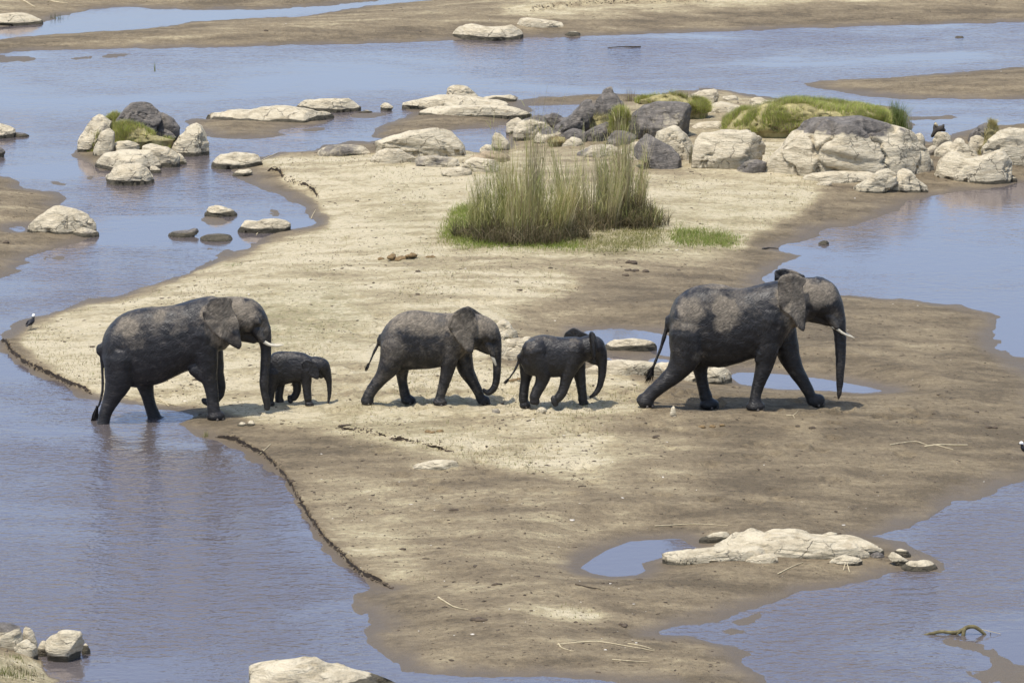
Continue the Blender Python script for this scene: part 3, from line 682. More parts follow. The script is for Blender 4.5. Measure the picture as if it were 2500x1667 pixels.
for s in EL: elephant(s)

# let the ground meet the feet
for x, y, z, r in STAMPS:
    u, v = proj(x, y, 0.0); c0 = np.searchsorted(cu, u-160); c1 = np.searchsorted(cu, u+160); r0 = np.searchsorted(cv, v-90); r1 = np.searchsorted(cv, v+90)
    s = np.s_[r0:r1, c0:c1]; d = np.sqrt((GX[s]-x)**2+(GY[s]-y)**2); w = sm(r*2.6, r*.7, d); HH[s] = HH[s]*(1-w)+(z+.012)*w

# footprints trodden into the sand behind and around the herd
_r = np.random.RandomState(12)
for i in range(420):
    if i < 240: a_, b_ = _r.uniform(520, 2350), 985+_r.normal(0, 22)
    elif i < 330: a_, b_ = _r.uniform(150, 1500), _r.uniform(700, 960)
    else: a_, b_ = _r.uniform(900, 2300), _r.uniform(1010, 1300)
    x, y = G(a_, b_, .2); u, v = proj(x, y, 0.0); s = np.s_[np.searchsorted(cv, v-40):np.searchsorted(cv, v+40), np.searchsorted(cu, u-60):np.searchsorted(cu, u+60)]
    if HH[s].size and HH[s].min() > .1:
        d = np.sqrt((GX[s]-x)**2+(GY[s]-y)**2)/_r.uniform(.14, .22); HH[s] = HH[s]-_r.uniform(.03, .06)*np.exp(-d**4)+.02*np.exp(-((d-1.25)/.25)**2)
# ------------------------------------------------------------------ ground sheet
RX0, RY0, RS = -300, -110, 4.0; RW, RH = 780, 480
def raster(poly, blur):
    x, y = np.meshgrid(RX0+np.arange(RW)*RS, RY0+np.arange(RH)*RS); ins = np.zeros(x.shape, bool); n = len(poly)
    for i in range(n):
        ax, ay = poly[i]; bx, by = poly[(i+1) % n]
        if ay != by: ins ^= ((ay > y) != (by > y)) & (x < (bx-ax)*(y-ay)/(by-ay)+ax)
    m = ins.astype(float); k = max(1, int(blur/RS))
    for _ in range(3):
        for ax in (0, 1):
            p = np.pad(m, [(k, k) if a == ax else (0, 0) for a in (0, 1)], mode='edge'); cs = np.cumsum(p, ax)
            cs = np.concatenate([np.zeros_like(np.take(cs, [0], ax)), cs], ax); n_ = m.shape[ax]
            m = (np.take(cs, np.arange(2*k, n_+2*k), ax)-np.take(cs, np.arange(0, n_), ax))/(2*k)
    return m
def paint(base, layers):
    f = np.full((RH, RW), base)
    for poly, val, blur in layers: f = f+(val-f)*raster(poly, blur)
    return f
def sample(f, u, v):
    a = np.clip((u-RX0)/RS, 0, RW-1.01); b = np.clip((v-RY0)/RS, 0, RH-1.01); i = a.astype(int); j = b.astype(int); fa, fb = a-i, b-j
    return (f[j, i]*(1-fa)+f[j, i+1]*fa)*(1-fb)+(f[j+1, i]*(1-fa)+f[j+1, i+1]*fa)*fb
DRY = paint(.17, [
    (D((-200,60),(100,20),(300,0),(500,0),(400,-60),(-200,-60)), .42, 30),
    (D((60,102),(300,75),(500,52),(800,30),(1000,2),(1500,-40),(2600,-60),(2600,-4),(2000,8),(1700,20),(1500,24),(1300,38),(1150,36),(1000,42),(800,58),(500,80),(300,98)), .50, 12),
    (D((1150,0),(2600,-60),(2600,-20),(1900,6),(1550,16),(1300,30),(1150,30)), .75, 10),
    (D((-200,440),(60,440),(90,480),(40,520),(-200,600)), .40, 25),
    (D((1840,192),(2050,180),(2400,158),(2600,160),(2600,215),(2000,212)), .30, 14),
    (C('C4', [(870,340),(1500,340),(1400,400),(1100,430),(950,400)]), .24, 16),
    (C('C5', [(60,380),(300,290),(900,300),(900,340),(300,400)]), .30, 14),
    (D((30,775),(60,745),(130,718),(300,676),(430,630),(500,598),(600,558),(660,538),(735,520),(752,500),(735,470),(700,440),(660,405),(620,385),(540,370),(640,352),(720,350),(1000,335),(1160,360),(1230,300),(1340,262),(1560,215),(1700,220),(1900,240),(2060,260),(2120,360),(1950,410),(1850,432),(1878,455),(1800,495),(1720,530),(1700,565),(1500,590),(1400,600),(1290,612),(1345,630),(1335,650),(1290,682),(1200,718),(1140,740),(1190,770),(1190,800),(1100,830),(1250,845),(1400,850),(1500,880),(1470,940),(1450,1000),(1510,1060),(1525,1100),(1440,1118),(1250,1088),(1100,1058),(1000,1040),(850,1000),(760,985),(640,975),(580,962),(520,930),(400,925),(270,905),(170,868),(60,815)), .90, 8),
    (D((1180,290),(1340,262),(1560,215),(1700,220),(1800,260),(1640,330),(1600,400),(1200,400)), .58, 20),
    (D((120,740),(430,640),(720,530),(900,600),(700,660),(400,700)), .92, 20), (D((850,640),(1280,620),(1330,640),(1250,690),(900,740)), .93, 20),
    (D((750,420),(1000,400),(1060,480),(900,560),(760,520)), .90, 25),
    (D((440,775),(800,760),(1000,900),(1200,960),(1430,1000),(1400,1060),(1100,1030),(800,960),(560,930)), .80, 40),
    (D((1390,930),(1560,920),(1610,1130),(1400,1140)), .50, 40), (D((1130,725),(1330,645),(1430,690),(1230,790)), .48, 24),
    (D((950,560),(1300,560),(1690,545),(1690,590),(1400,612),(1250,622),(1000,610)), .62, 24),
    (D((560,690),(1000,640),(1000,730),(700,760),(560,740)), .80, 30),
    (D((700,1100),(900,1065),(1100,1085),(1300,1125),(1500,1135),(1480,1200),(1330,1250),(1290,1300),(1330,1340),(1400,1390),(1350,1420),(1000,1390),(920,1345),(830,1300),(760,1200)), .40, 30),
    (D((695,1105),(860,1085),(920,1120),(1010,1180),(910,1205),(1000,1290),(1110,1330),(905,1336),(800,1270),(730,1190)), .60, 22),
    (D((920,1060),(1060,1056),(1040,1078),(940,1080)), .72, 8),
    (D((1180,1392),(1290,1378),(1385,1405),(1352,1428),(1250,1418)), .85, 14),
    (D((880,1440),(1300,1440),(1560,1470),(1700,1500),(1740,1560),(1500,1550),(960,1530)), .32, 24),
    (D((1950,740),(2150,720),(2230,770),(2100,830),(1960,810)), .34, 30),
    (D((1750,1000),(2100,980),(2200,1080),(1900,1120),(1600,1080)), .26, 40),
    (D((1800,965),(1880,980),(1860,1000),(1790,990)), .48, 8),
    (D((1560,1290),(1900,1265),(2080,1295),(1900,1310),(1650,1330)), .34, 14),
    (D((1890,420),(2060,430),(2280,425),(2200,440),(2060,455),(1890,460)), .22, 10),
    (C('Q6', [(-900,820),(200,780),(900,940),(1050,1100),(1200,1300),(1350,1450),(1500,2300),(-900,2300)]), .66, 14),
])
GREEN = paint(0., [
    (D((1020,500),(1080,470),(1090,560),(1300,560),(1500,520),(1690,545),(1700,560),(1400,580),(1050,562)), .75, 14),
    (D((480,730),(1000,680),(1000,800),(600,850)), .16, 60), (D((650,950),(950,930),(1100,1000),(900,1020)), .30, 30),
    (D((480,700),(760,640),(860,740),(600,800)), .55, 30), (D((860,420),(1060,400),(1000,560),(860,600)), .25, 40), (D((1500,440),(1850,440),(1700,560),(1500,540)), .3, 30),
    (C('Q6', [(-900,900),(500,900),(900,1000),(1300,1600),(-900,2000)]), .3, 20)])
U2, V2 = proj(GX, GY, HH)
wa = 34*fbm2(GX*.7, GY*.35, 5, 401); wb = 16*fbm2(GX*.7+9, GY*.35, 5, 402)
dryv = sample(DRY, U2+wa, V2+wb); greenv = sample(GREEN, U2, V2)
wn_ = .03*fbm2(GX*1.6, GY*.8, 5, 61)
wetv = sm(np.where(dryv > .5, .035, .075), .004, HH+wn_)
nc, nr_ = len(cu), len(cv)
idx = np.arange(nc*nr_).reshape(nr_, nc)
Fq = np.stack([idx[:-1, :-1], idx[1:, :-1], idx[1:, 1:], idx[:-1, 1:]], -1).reshape(-1, 4)
gm = mesh_np('river_bed', np.stack([GX, GY, HH], -1).reshape(-1, 3), Fq, M_ground)
attr(gm, 'dry', dryv.ravel()); attr(gm, 'wet', wetv.ravel()); attr(gm, 'green', greenv.ravel())
ground = obj('ground', gm, kind='structure'); ground['label'] = 'sand bars and mud banks of a braided river bed'

# ------------------------------------------------------------------ water
wu = np.concatenate([-250-np.geomspace(60, 26000, 8)[::-1], np.arange(-250, 2751, 15.0), 2750+np.geomspace(60, 26000, 8)])
wv = np.concatenate([-60-np.geomspace(8, 1440, 10)[::-1], np.arange(-60, 1781, 12.0), 1780+np.geomspace(20, 9000, 8)])
WU, WV = np.meshgrid(wu, wv); WX, WY = G(WU, WV)
RUF = paint(.24, [
    (D((-300,860),(200,920),(450,990),(650,1150),(760,1300),(900,1600),(-300,1600)), .62, 40),
    (D((150,980),(480,1010),(680,1200),(600,1290),(300,1330),(100,1200)), .85, 40),
    (D((2400,1060),(2100,1200),(2160,1330),(1700,1450),(1900,1600),(2300,1600),(2130,1460),(2400,1380)), .95, 40),
    (D((1400,80),(2400,60),(2400,150),(1800,190),(1400,180)), .42, 40),
    (D((-200,130),(1200,110),(1200,190),(400,215),(-200,260)), .16, 40),
    (D((1760,580),(2100,470),(2400,420),(2400,840),(2000,690)), .12, 20),
    (D((1320,745),(1580,760),(2050,900),(1320,850)), .03, 10),
    (D((1280,1220),(1640,1220),(1640,1330),(1280,1340)), .12, 10),
    (D((-100,60),(300,0),(1000,-20),(900,20),(500,50),(-100,100)), .06, 8),
    (D((-200,690),(350,640),(300,680),(-100,740)), .55, 15),
    (D((-200,430),(500,420),(640,520),(300,640),(-200,660)), .28, 30)])
wi = np.arange(WX.size).reshape(WX.shape)
wm = mesh_np('river_water', np.stack([WX, WY, np.zeros_like(WX)], -1).reshape(-1, 3), np.stack([wi[:-1, :-1], wi[1:, :-1], wi[1:, 1:], wi[:-1, 1:]], -1).reshape(-1, 4), M_water)
attr(wm, 'ruffle', sample(RUF, WU, WV).ravel())
water = obj('river', wm, kind='structure'); water['label'] = 'shallow river channels and pools reflecting the sky'

# ------------------------------------------------------------------ rocks
RNG = random.Random(3)
def rock(crop, pts, by, label, kind='pale', name='rock', depth=.75, sub=None, facets=13, rough=1.0, cut=None, strata=1.0, cat='rock', mat=None, maxd=1.3, group=None):
    P = C(crop, pts); P = np.array(P); xs, ys = P[:, 0], P[:, 1]
    cx = (xs.min()+xs.max())/2; byp = C1(crop, 0, by)[1]
    gx, gy, gz = ground_hit(cx, byp)
    wid = (xs.max()-xs.min())*mpp(gy); Dp = min(max(.5*wid*depth, .05), maxd)
    Yc = gy+Dp*.8
    X, Z = plane_hit(xs, ys, Yc)
    x0, z0 = (X.min()+X.max())/2, (Z.min()+Z.max())/2; hw, hh = (X.max()-X.min())/2, (Z.max()-Z.min())/2
    if sub is None: sub = 6 if wid > 2.6 else 5 if wid > .8 else 4 if wid > .3 else 3
    S, F = ico(sub); S = S.copy(); seed = RNG.randint(0, 9999)
    th = np.arctan2(S[:, 2], S[:, 0]); rho = np.sqrt(S[:, 0]**2+S[:, 2]**2)
    pn = np.stack([(X-x0)/hw, (Z-z0)/hh], 1)
    tt = np.linspace(-np.pi, np.pi, 361); R = np.zeros(361)
    for i in range(len(pn)):                                   # radius of the outline in every direction
        a, b = pn[i], pn[(i+1) % len(pn)]; e = b-a
        c_, s_ = np.cos(tt), np.sin(tt); den = c_*e[1]-s_*e[0]
        with np.errstate(divide='ignore', invalid='ignore'):
            r = (a[0]*e[1]-a[1]*e[0])/den; w = (a[0]*s_-a[1]*c_)/den
        ok = (np.abs(den) > 1e-9) & (r > 0) & (w >= -1e-6) & (w <= 1+1e-6); R = np.where(ok, np.maximum(R, r), R)
    R = np.where(R < .05, .5, R)
    k = np.ones(5)/5; R = np.convolve(np.pad(R, 2, mode='wrap'), k, 'valid')
    k2 = np.hanning(121); k2 /= k2.sum(); Rsm = np.convolve(np.pad(R[:-1], 60, mode='wrap'), k2, 'valid'); Rsm = np.append(Rsm, Rsm[0])[:361]
    Rv = np.interp(th, tt, R); Rv = np.interp(th, tt, Rsm)+(Rv-np.interp(th, tt, Rsm))*sm(.45, 1., rho)
    rp = rho**.72; dy = np.sign(S[:, 1])*np.abs(S[:, 1])**.85
    V = np.stack([Rv*rp*np.cos(th)*hw, dy*Dp, Rv*rp*np.sin(th)*hh], 1)
    size = min(hw, hh*2, Dp*2)
    nrm = S/np.array((hw, Dp, hh)); nrm /= np.linalg.norm(nrm, axis=1)[:, None]
    # chipped faces, mostly towards the open sides
    for i in range(facets):
        a = RNG.uniform(-2.9, -.25) if RNG.random() < .75 else RNG.uniform(0, 6.28); el = RNG.uniform(-.1, 1.0)
        n = np.array((math.cos(a)*math.cos(el), math.sin(a)*math.cos(el), math.sin(el)))
        q = V@(n); dmax = q.max(); lim = dmax*RNG.uniform(.62, .9); over = np.maximum(q-lim, 0); V = V-np.outer(over*.93, n)
    if cut is not None:
        for n, lim in cut:
            n = np.array(n, float); n /= np.linalg.norm(n); q = V@n; over = np.maximum(q-q.max()*lim, 0); V = V-np.outer(over*.97, n)
    f = 1.1/max(size, .05)
    dsp = .11*size*fbm3(V[:, 0]*f+seed, V[:, 1]*f, V[:, 2]*f*1.6, 5, seed)*rough
    lay = noise3(V[:, 0]*.6+seed, V[:, 1]*.6, (V[:, 2]+.25*V[:, 0])*9/max(hh*2, .25), seed+3)
    dsp = dsp+.045*size*lay*strata
    cr = np.abs(fbm3(V[:, 0]*f*1.3+seed*2, V[:, 1]*f*1.3, V[:, 2]*f*1.3, 3, seed+7)); dsp = dsp-.10*size*sm(.05, .0, cr)*rough
    V = V+nrm*dsp[:, None]
    if facets > 8:                                            # broken, flat-faced surface
        for i in range(26):
            a = RNG.uniform(-3.2, .06); el = RNG.uniform(-.15, 1.35); n = np.array((math.cos(a)*math.cos(el), math.sin(a)*math.cos(el), math.sin(el)))
            q = V@n; over = np.maximum(q-q.max()*RNG.uniform(.84, .97), 0); V = V-np.outer(over*.95, n)
    fx = 2*hw/(V[:, 0].max()-V[:, 0].min()); V[:, 0] = (V[:, 0]-V[:, 0].min())*fx-hw
    V[:, 2] *= np.where(V[:, 2] > 0, hh/max(V[:, 2].max(), 1e-3), 1)
    low = V[:, 2] < -.5*hh; V[:, 2] -= np.where(low, .12, 0)
    base = np.array((x0, Yc, z0)); me = mesh_np(name, V, F, mat or M_rock)
    Zw = V[:, 2]+z0; rel = (V[:, 2]+hh)/(2*hh)
    nn = fbm3(V[:, 0]*1.6+seed, V[:, 1]*1.6, V[:, 2]*1.6, 4, seed+11)
    if kind == 'dark': dk = .85+.5*nn
    elif kind == 'top': dk = sm(.60, .86, rel+.25*nn)
    elif kind == 'grey': dk = .42+.55*nn
    else: dk = .12+.45*nn
    attr(me, 'dark', dk); wl_ = gz if gz > .06 else 0
    stn = sm(.17, .05, Zw+.07*nn) if gz < .22 else np.zeros(len(V))
    attr(me, 'stain', stn)
    return obj(name, me, loc=tuple(base), label=label, cat=cat, group=group)
def R_(crop, by, label, pts, kind='pale', **kw): return rock(crop, pts, by, label, kind, **kw)

# left outcrop
R_('K1', 850, 'pale boulder with grey top, at the left end of the left outcrop', [(50,690),(80,500),(220,340),(420,310),(560,270),(600,310),(520,420),(440,560),(330,640),(200,800),(60,850)], 'grey', name='boulder')
R_('K1', 700, 'dark domed boulder with white streak crowning the left outcrop', [(640,470),(720,290),(830,170),(920,90),(1150,60),(1250,80),(1400,230),(1400,340),(1330,500),(1220,640),(1000,680),(700,640)], 'dark', name='boulder', facets=5, strata=.4)
R_('K1', 700, 'dark sloping boulder right of the domed one on the left outcrop', [(1290,380),(1400,240),(1500,290),(1600,350),(1700,470),(1660,600),(1500,660),(1300,600)], 'dark', name='boulder', facets=5)
R_('K1', 720, 'small pale hump between grass and dark boulders on the left outcrop', [(1200,600),(1400,460),(1500,490),(1640,600),(1520,720),(1300,700)], 'grey', name='boulder')
R_('K1', 935, 'large pale boulder at the right end of the left outcrop', [(1540,830),(1640,600),(1700,460),(1850,410),(2000,450),(2080,620),(2165,800),(2120,900),(1980,940),(1700,940),(1590,890)], name='boulder', cut=[((.8,-.6,.1),.82)])
R_('K1', 910, 'pale upright stone beside the grass strip of the left outcrop', [(290,860),(360,720),(420,600),(560,490),(650,560),(630,700),(610,820),(430,910)], name='boulder')
R_('K1', 870, 'low brown hump in the middle of the left outcrop', [(590,830),(700,690),(880,680),(1030,740),(1050,820),(900,880),(680,880)], 'grey', name='rock')
R_('K1', 1170, 'wide cream slab with hollows in front of the left outcrop', [(320,1010),(460,880),(650,840),(1050,825),(1250,840),(1400,950),(1440,1080),(1400,1150),(1230,1150),(900,1150),(620,1150),(450,1190),(330,1080)], name='rock_slab', maxd=.9)
R_('K1', 1125, 'grey slab with dark broken end at the right of the left outcrop', [(1080,740),(1200,760),(1500,830),(1640,900),(1690,1010),(1660,1130),(1430,1120),(1300,1040),(1150,880)], 'pale', name='rock_slab', cut=[((.8,-.6,-.1),.8)])
R_('K1', 1062, 'small wet wedge of stone beyond the grey slab', [(1640,880),(1740,950),(1812,1020),(1760,1065),(1680,1050)], name='rock')
R_('K1', 1405, 'cream slab nearest the camera in the left outcrop, wet along its foot', [(490,1190),(620,1080),(850,1050),(1150,1060),(1260,1180),(1285,1290),(1200,1390),(900,1420),(680,1400),(540,1300)], name='rock_slab', maxd=.9)
R_('K1', 1205, 'thin white wedge jutting from the left outcrop to the water', [(1210,1080),(1320,1095),(1402,1150),(1380,1195),(1270,1205)], name='rock')
R_('K1', 1345, 'little white flake at the foot of the nearest cream slab', [(1005,1300),(1100,1262),(1230,1300),(1170,1345),(1030,1345)], name='stone')
# left channel and bars
R_('C4', 324, 'long pale slab lying on the brown bar right of the left outcrop', [(895,310),(960,280),(1080,290),(1150,250),(1240,260),(1300,230),(1400,222),(1540,250),(1560,265),(1700,258),(1842,312),(1800,332),(1600,328),(1400,322),(1100,322),(930,320)], name='rock_slab', depth=.35)
R_('C4', 266, 'pale slab with a knob at its right end, standing in the far channel', [(1558,256),(1600,195),(1720,188),(1860,185),(1900,170),(1950,190),(1990,215),(2025,242),(1960,266),(1700,268)], name='rock_slab', depth=.35)
R_('C4', 253, 'single rounded pale stone alone in the far channel', [(2153,218),(2190,197),(2230,205),(2242,235),(2200,254),(2160,248)], name='stone')
R_('C4', 268, 'tiny white stone on a mud islet in the far channel', [(2003,262),(2050,248),(2102,262),(2040,270)], name='stone')
R_('C4', 645, 'low cream boulder with wet foot where the channel meets the sand', [(995,605),(1080,550),(1200,535),(1360,555),(1350,620),(1300,645),(1100,645),(1010,630)], name='boulder', depth=.5)
R_('C4', 697, 'small white flake below the low cream boulder', [(1140,690),(1180,655),(1290,645),(1250,680),(1180,700)], name='stone')
R_('C4', 560, 'flat slab with dark hollow at the top of the sand', [(1710,545),(1760,495),(1900,480),(2085,490),(2060,525),(1900,540),(1720,565)], 'grey', name='rock_slab', depth=.4)
R_('C4', 972, 'pale pointed stone on a mud islet in the left channel', [(955,955),(1000,915),(1040,890),(1100,915),(1130,920),(1190,950),(1130,975),(1000,970)], name='stone', depth=.5)
R_('C4', 1082, 'pale wet boulder beside the cove of the sand bank', [(1185,1055),(1240,1000),(1300,998),(1400,980),(1500,985),(1547,1022),(1480,1060),(1260,1085)], name='boulder', depth=.45)
R_('C4', 1112, 'low brown wet rock, left of two in the left channel', [(718,1092),(770,1070),(850,1075),(880,1050),(925,1066),(850,1108),(760,1113)], 'dark', name='stone')
R_('C4', 1138, 'low brown wet rock, right of two in the left channel', [(932,1112),(990,1085),(1080,1085),(1157,1120),(1100,1140),(980,1134)], 'dark', name='stone')
R_('B3', 565, 'large cream boulder with cracked top on the left bank', [(168,538),(210,500),(290,455),(310,400),(390,365),(520,400),(640,410),(692,510),(620,565),(430,545),(200,550)], name='boulder', depth=.5)
R_('B3', 592, 'pale block with dark cleft at the water below the left bank boulder', [(518,548),(580,518),(700,560),(712,582),(600,596),(540,575)], 'grey', name='stone')
R_('Q1', 475, 'pale rock cut by the left edge of the frame above a black one', [(-500,440),(-300,210),(0,170),(120,230),(290,345),(220,390),(100,440),(0,475),(-400,480)], 'pale', name='boulder')
R_('Q1', 440, 'thin dark spit of rock pointing right from the left frame edge', [(250,348),(380,370),(480,375),(555,410),(450,442),(370,405),(260,380)], 'dark', name='rock')
R_('Q1', 835, 'black upright rock cut by the left edge of the frame', [(-600,500),(-200,470),(0,490),(95,520),(60,650),(45,835),(-300,880),(-600,860)], 'dark', name='boulder', depth=.6)
# middle far slabs
R_('C5', 258, 'broad pale slab under the knobbed rock in the far channel', [(215,240),(260,205),(400,175),(480,150),(740,155),(860,185),(980,220),(980,244),(800,255),(540,248),(380,260),(240,260)], name='rock_slab', depth=.4, maxd=1.6)
R_('C5', 180, 'pale rounded knob standing on the broad far slab', [(522,160),(540,95),(590,80),(680,95),(740,155),(720,185),(560,180)], name='boulder', depth=.6)
R_('C5', 298, 'pale layered slab resting on the brown bar in front of the knobbed rock', [(335,275),(480,240),(700,220),(900,215),(1000,230),(1122,275),(1080,302),(930,296),(700,284),(450,282)], name='rock_slab', depth=.4, maxd=1.4)
R_('C5', 188, 'low far pale tongue of rock beside brown sand', [(740,165),(930,145),(1002,180),(900,190),(780,182)], name='rock_slab', depth=.4)
R_('C5', 562, 'wide buff slab left of the small pond', [(40,490),(200,420),(300,385),(450,370),(560,390),(640,440),(662,510),(600,560),(450,560),(300,570),(150,550)], 'pale', name='rock_slab', depth=.5, maxd=1.6)
R_('C5', 634, 'grey log-shaped slab on sand left of the reeds', [(308,595),(340,555),(560,560),(612,590),(530,637),(430,622)], 'grey', name='rock_slab', depth=.45)
R_('C5', 668, 'buff slab just left of the reed tips', [(618,630),(700,570),(880,600),(885,655),(700,672)], name='rock_slab', depth=.5)
R_('C5', 547, 'small cream stone at the pond edge, lower of two', [(750,525),(770,480),(830,490),(852,525),(780,549)], name='stone')
R_('C5', 520, 'cream stone with a horn at the pond edge, upper of two', [(828,500),(840,430),(880,400),(930,430),(955,480),(910,525)], name='stone')
R_('C5', 412, 'pale hump at the left foot of the dark outcrop', [(928,402),(940,340),(1000,305),(1060,300),(1050,360),(995,405),(950,414)], name='boulder')
R_('C5', 612, 'low buff ledge at the left end of the rock shelf', [(0,580),(100,505),(300,525),(325,580),(200,615),(40,610)], name='rock_slab', depth=.5)
R_('C5', 700, 'small half-buried buff slab left of the reeds, lowest of the shelf', [(490,660),(560,635),(640,640),(700,690),(600,706)], name='rock_slab', depth=.5)
R_('C5', 600, 'brown earthy ledge below the horned cream stone', [(640,600),(760,545),(900,520),(960,560),(900,610),(720,630)], 'grey', name='rock_slab', depth=.5, mat=M_soil)
R_('K3', 800, 'low buff sill under the rounded cream boulder', [(20,800),(120,750),(320,770),(480,800),(300,825),(80,825)], name='rock_slab', depth=.4)
R_('K3', 845, 'wet hollowed ledge between the two largest pale boulders', [(450,800),(560,745),(690,720),(730,760),(680,830),(540,850)], 'grey', name='rock', depth=.5)
R_('K3', 440, 'buff sloping rock left of the green mound', [(20,470),(110,380),(300,370),(420,420),(330,480),(120,500)], name='rock_slab', depth=.6)
R_('K3', 290, 'broad buff rock face below the water behind the dark outcrop', [(120,330),(180,230),(340,190),(480,230),(560,290),(430,350),(240,370)], 'pale', name='rock_slab', depth=.6)
R_('K2', 905, 'flat buff slab between the reeds and the dark wedge', [(1440,880),(1480,790),(1600,770),(1780,850),(1760,930),(1560,930)], name='rock_slab', depth=.5)
# dark outcrop behind the reeds
R_('K2', 680, 'grey and buff rounded boulder at the left of the dark outcrop', [(150,600),(240,480),(330,430),(480,390),(560,440),(570,580),(400,680),(250,680)], 'top', name='boulder')
R_('K2', 560, 'low dark dome behind the left of the dark outcrop', [(490,400),(600,360),(700,365),(765,400),(750,480),(640,550),(550,480)], 'dark', name='boulder', facets=4)
R_('K2', 670, 'long dark leaning boulder in the dark outcrop', [(565,610),(620,530),(740,430),(860,330),(900,260),(950,200),(1020,210),(1075,330),(1010,460),(950,580),(840,660),(700,650)], 'dark', name='boulder', facets=5, strata=.3)
R_('K2', 560, 'tallest dark boulder of the dark outcrop with a white blotch', [(1070,350),(1110,230),(1170,150),(1200,130),(1330,140),(1395,200),(1385,330),(1330,460),(1260,500),(1080,450)], 'dark', name='boulder', facets=5, strata=.3)
R_('K2', 200, 'small peaked grey stone perched on the tallest dark boulder', [(1165,165),(1190,100),(1240,58),(1290,60),(1325,150),(1250,190)], 'grey', name='stone')
R_('K2', 420, 'small black stone right of the tallest dark boulder', [(1330,380),(1340,270),(1400,220),(1445,250),(1440,350),(1380,420)], 'dark', name='stone')
R_('K2', 690, 'low dark slab in front of the tallest dark boulder', [(950,620),(1080,540),(1240,470),(1310,540),(1310,640),(1100,690),(970,680)], 'dark', name='boulder')
R_('K2', 660, 'widest dark flat-topped boulder, black broken right side, behind the reeds', [(1430,580),(1470,460),(1520,360),(1640,280),(1760,240),(2000,230),(2120,270),(2200,400),(2195,560),(2080,600),(1900,620),(1700,650),(1500,630)], 'dark', name='boulder', facets=4, strata=.3, cut=[((.9,-.35,-.25),.84)])
R_('K2', 910, 'buff rock below the widest dark boulder where a bird perches', [(1770,700),(1850,560),(2060,510),(2130,600),(2265,800),(2220,920),(2000,920),(1850,800)], name='boulder')
R_('K2', 1003, 'dark wedge boulder with black nose right of the reeds', [(1540,840),(1600,640),(1700,610),(1850,700),(2060,800),(2095,960),(2010,1003),(1850,960),(1700,900)], 'dark', name='boulder', cut=[((.9,-.3,-.2),.88)])
R_('K2', 705, 'dark low ledge between the leaning and tallest dark boulders', [(690,650),(760,560),(900,540),(1010,600),(985,690),(800,712)], 'dark', name='boulder')
R_('K2', 725, 'dark low ledge left of the widest dark boulder', [(1230,640),(1330,560),(1460,560),(1570,620),(1510,715),(1300,725)], 'dark', name='boulder')
R_('K2', 710, 'buff hump with dark crest left of the leaning boulder', [(390,660),(480,540),(640,520),(715,600),(630,700),(460,715)], 'top', name='boulder')
R_('K2', 830, 'buff sloping ledge behind the right reeds', [(1460,800),(1500,720),(1620,690),(1760,740),(1800,820),(1640,850)], 'pale', name='rock_slab', depth=.5)
R_('K2', 745, 'flat grey stone seen between the reed tips', [(690,730),(830,640),(950,660),(970,715),(800,760)], 'grey', name='rock')
R_('K2', 745, 'small dark stone seen among the right reed tips', [(1215,735),(1260,660),(1380,670),(1380,745)], 'dark', name='stone')
R_('K2', 870, 'low buff and grey slab behind the middle reeds', [(840,860),(1000,750),(1200,720),(1460,740),(1420,850),(1100,880)], 'grey', name='rock_slab', depth=.5)
# pale boulders on the right
R_('K3', 805, 'rounded cream boulder left of the biggest pale one', [(20,700),(60,560),(170,480),(380,445),(560,455),(660,510),(722,600),(705,720),(560,800),(300,810),(60,790)], name='boulder', depth=.6, facets=5)
R_('K3', 885, 'biggest pale boulder with a grey crest and horizontal bands', [(650,850),(760,720),(830,630),(900,540),(980,470),(1060,400),(1160,350),(1400,350),(1560,320),(1800,370),(2000,440),(2080,520),(2200,650),(2262,710),(2210,800),(2050,850),(1700,870),(1300,870),(1100,880),(850,895),(690,890)], 'top', name='boulder', depth=.5, maxd=1.8, facets=6)
R_('K3', 940, 'thin pale slab lying at the foot of the biggest pale boulder', [(1005,935),(1040,880),(1200,840),(1450,830),(1805,850),(1700,905),(1400,930),(1200,925),(1050,940)], name='rock_slab', depth=.3)
R_('K3', 968, 'white flake on mud below the biggest pale boulder', [(1180,968),(1230,930),(1335,925),(1290,955)], name='stone')
R_('K3', 1035, 'pale forked ledge reaching down onto the mud at the right', [(1500,1042),(1640,930),(1800,830),(1930,810),(1940,890),(1860,980),(1720,1015)], name='rock_slab', depth=.4)
R_('K3', 1028, 'pale angular slab at the tip of the mud on the right', [(1855,980),(1940,830),(2060,810),(2130,900),(2252,1000),(2215,1028),(2140,1015),(2000,1012)], name='rock_slab', depth=.5)
R_('K3', 650, 'dark sided stone at the right end of the biggest pale boulder', [(2050,560),(2090,495),(2145,475),(2182,560),(2197,645),(2120,640)], 'grey', name='stone', cut=[((.9,-.3,0),.6)])
R_('K3', 232, 'white rock by the water behind the green mound, right of two', [(568,190),(600,150),(690,145),(720,180),(840,165),(852,212),(740,235),(650,222)], name='rock', depth=.5)
R_('K3', 178, 'white rock by the water behind the green mound, left of two', [(320,140),(420,125),(467,172),(380,180)], name='rock')
R_('K3', 230, 'buff stone beside dark hollow behind the green mound', [(20,130),(110,85),(260,68),(285,125),(200,170),(60,165)], 'grey', name='rock')
R_('K3', 345, 'small buff ledge at the left of the green mound', [(370,310),(450,270),(560,320),(490,348)], name='rock')
R_('K3', 305, 'small flat buff stone at the left of the green mound', [(595,285),(700,260),(695,295),(620,306)], name='stone')
R_('K3', 228, 'round buff stone on the crest of the green mound', [(1448,222),(1500,185),(1570,185),(1592,218),(1500,232)], name='stone')
R_('K4', 565, 'round banded stone below a charred stump at the right', [(548,450),(560,350),(680,300),(800,310),(872,390),(895,480),(800,560),(640,565)], name='boulder', facets=5)
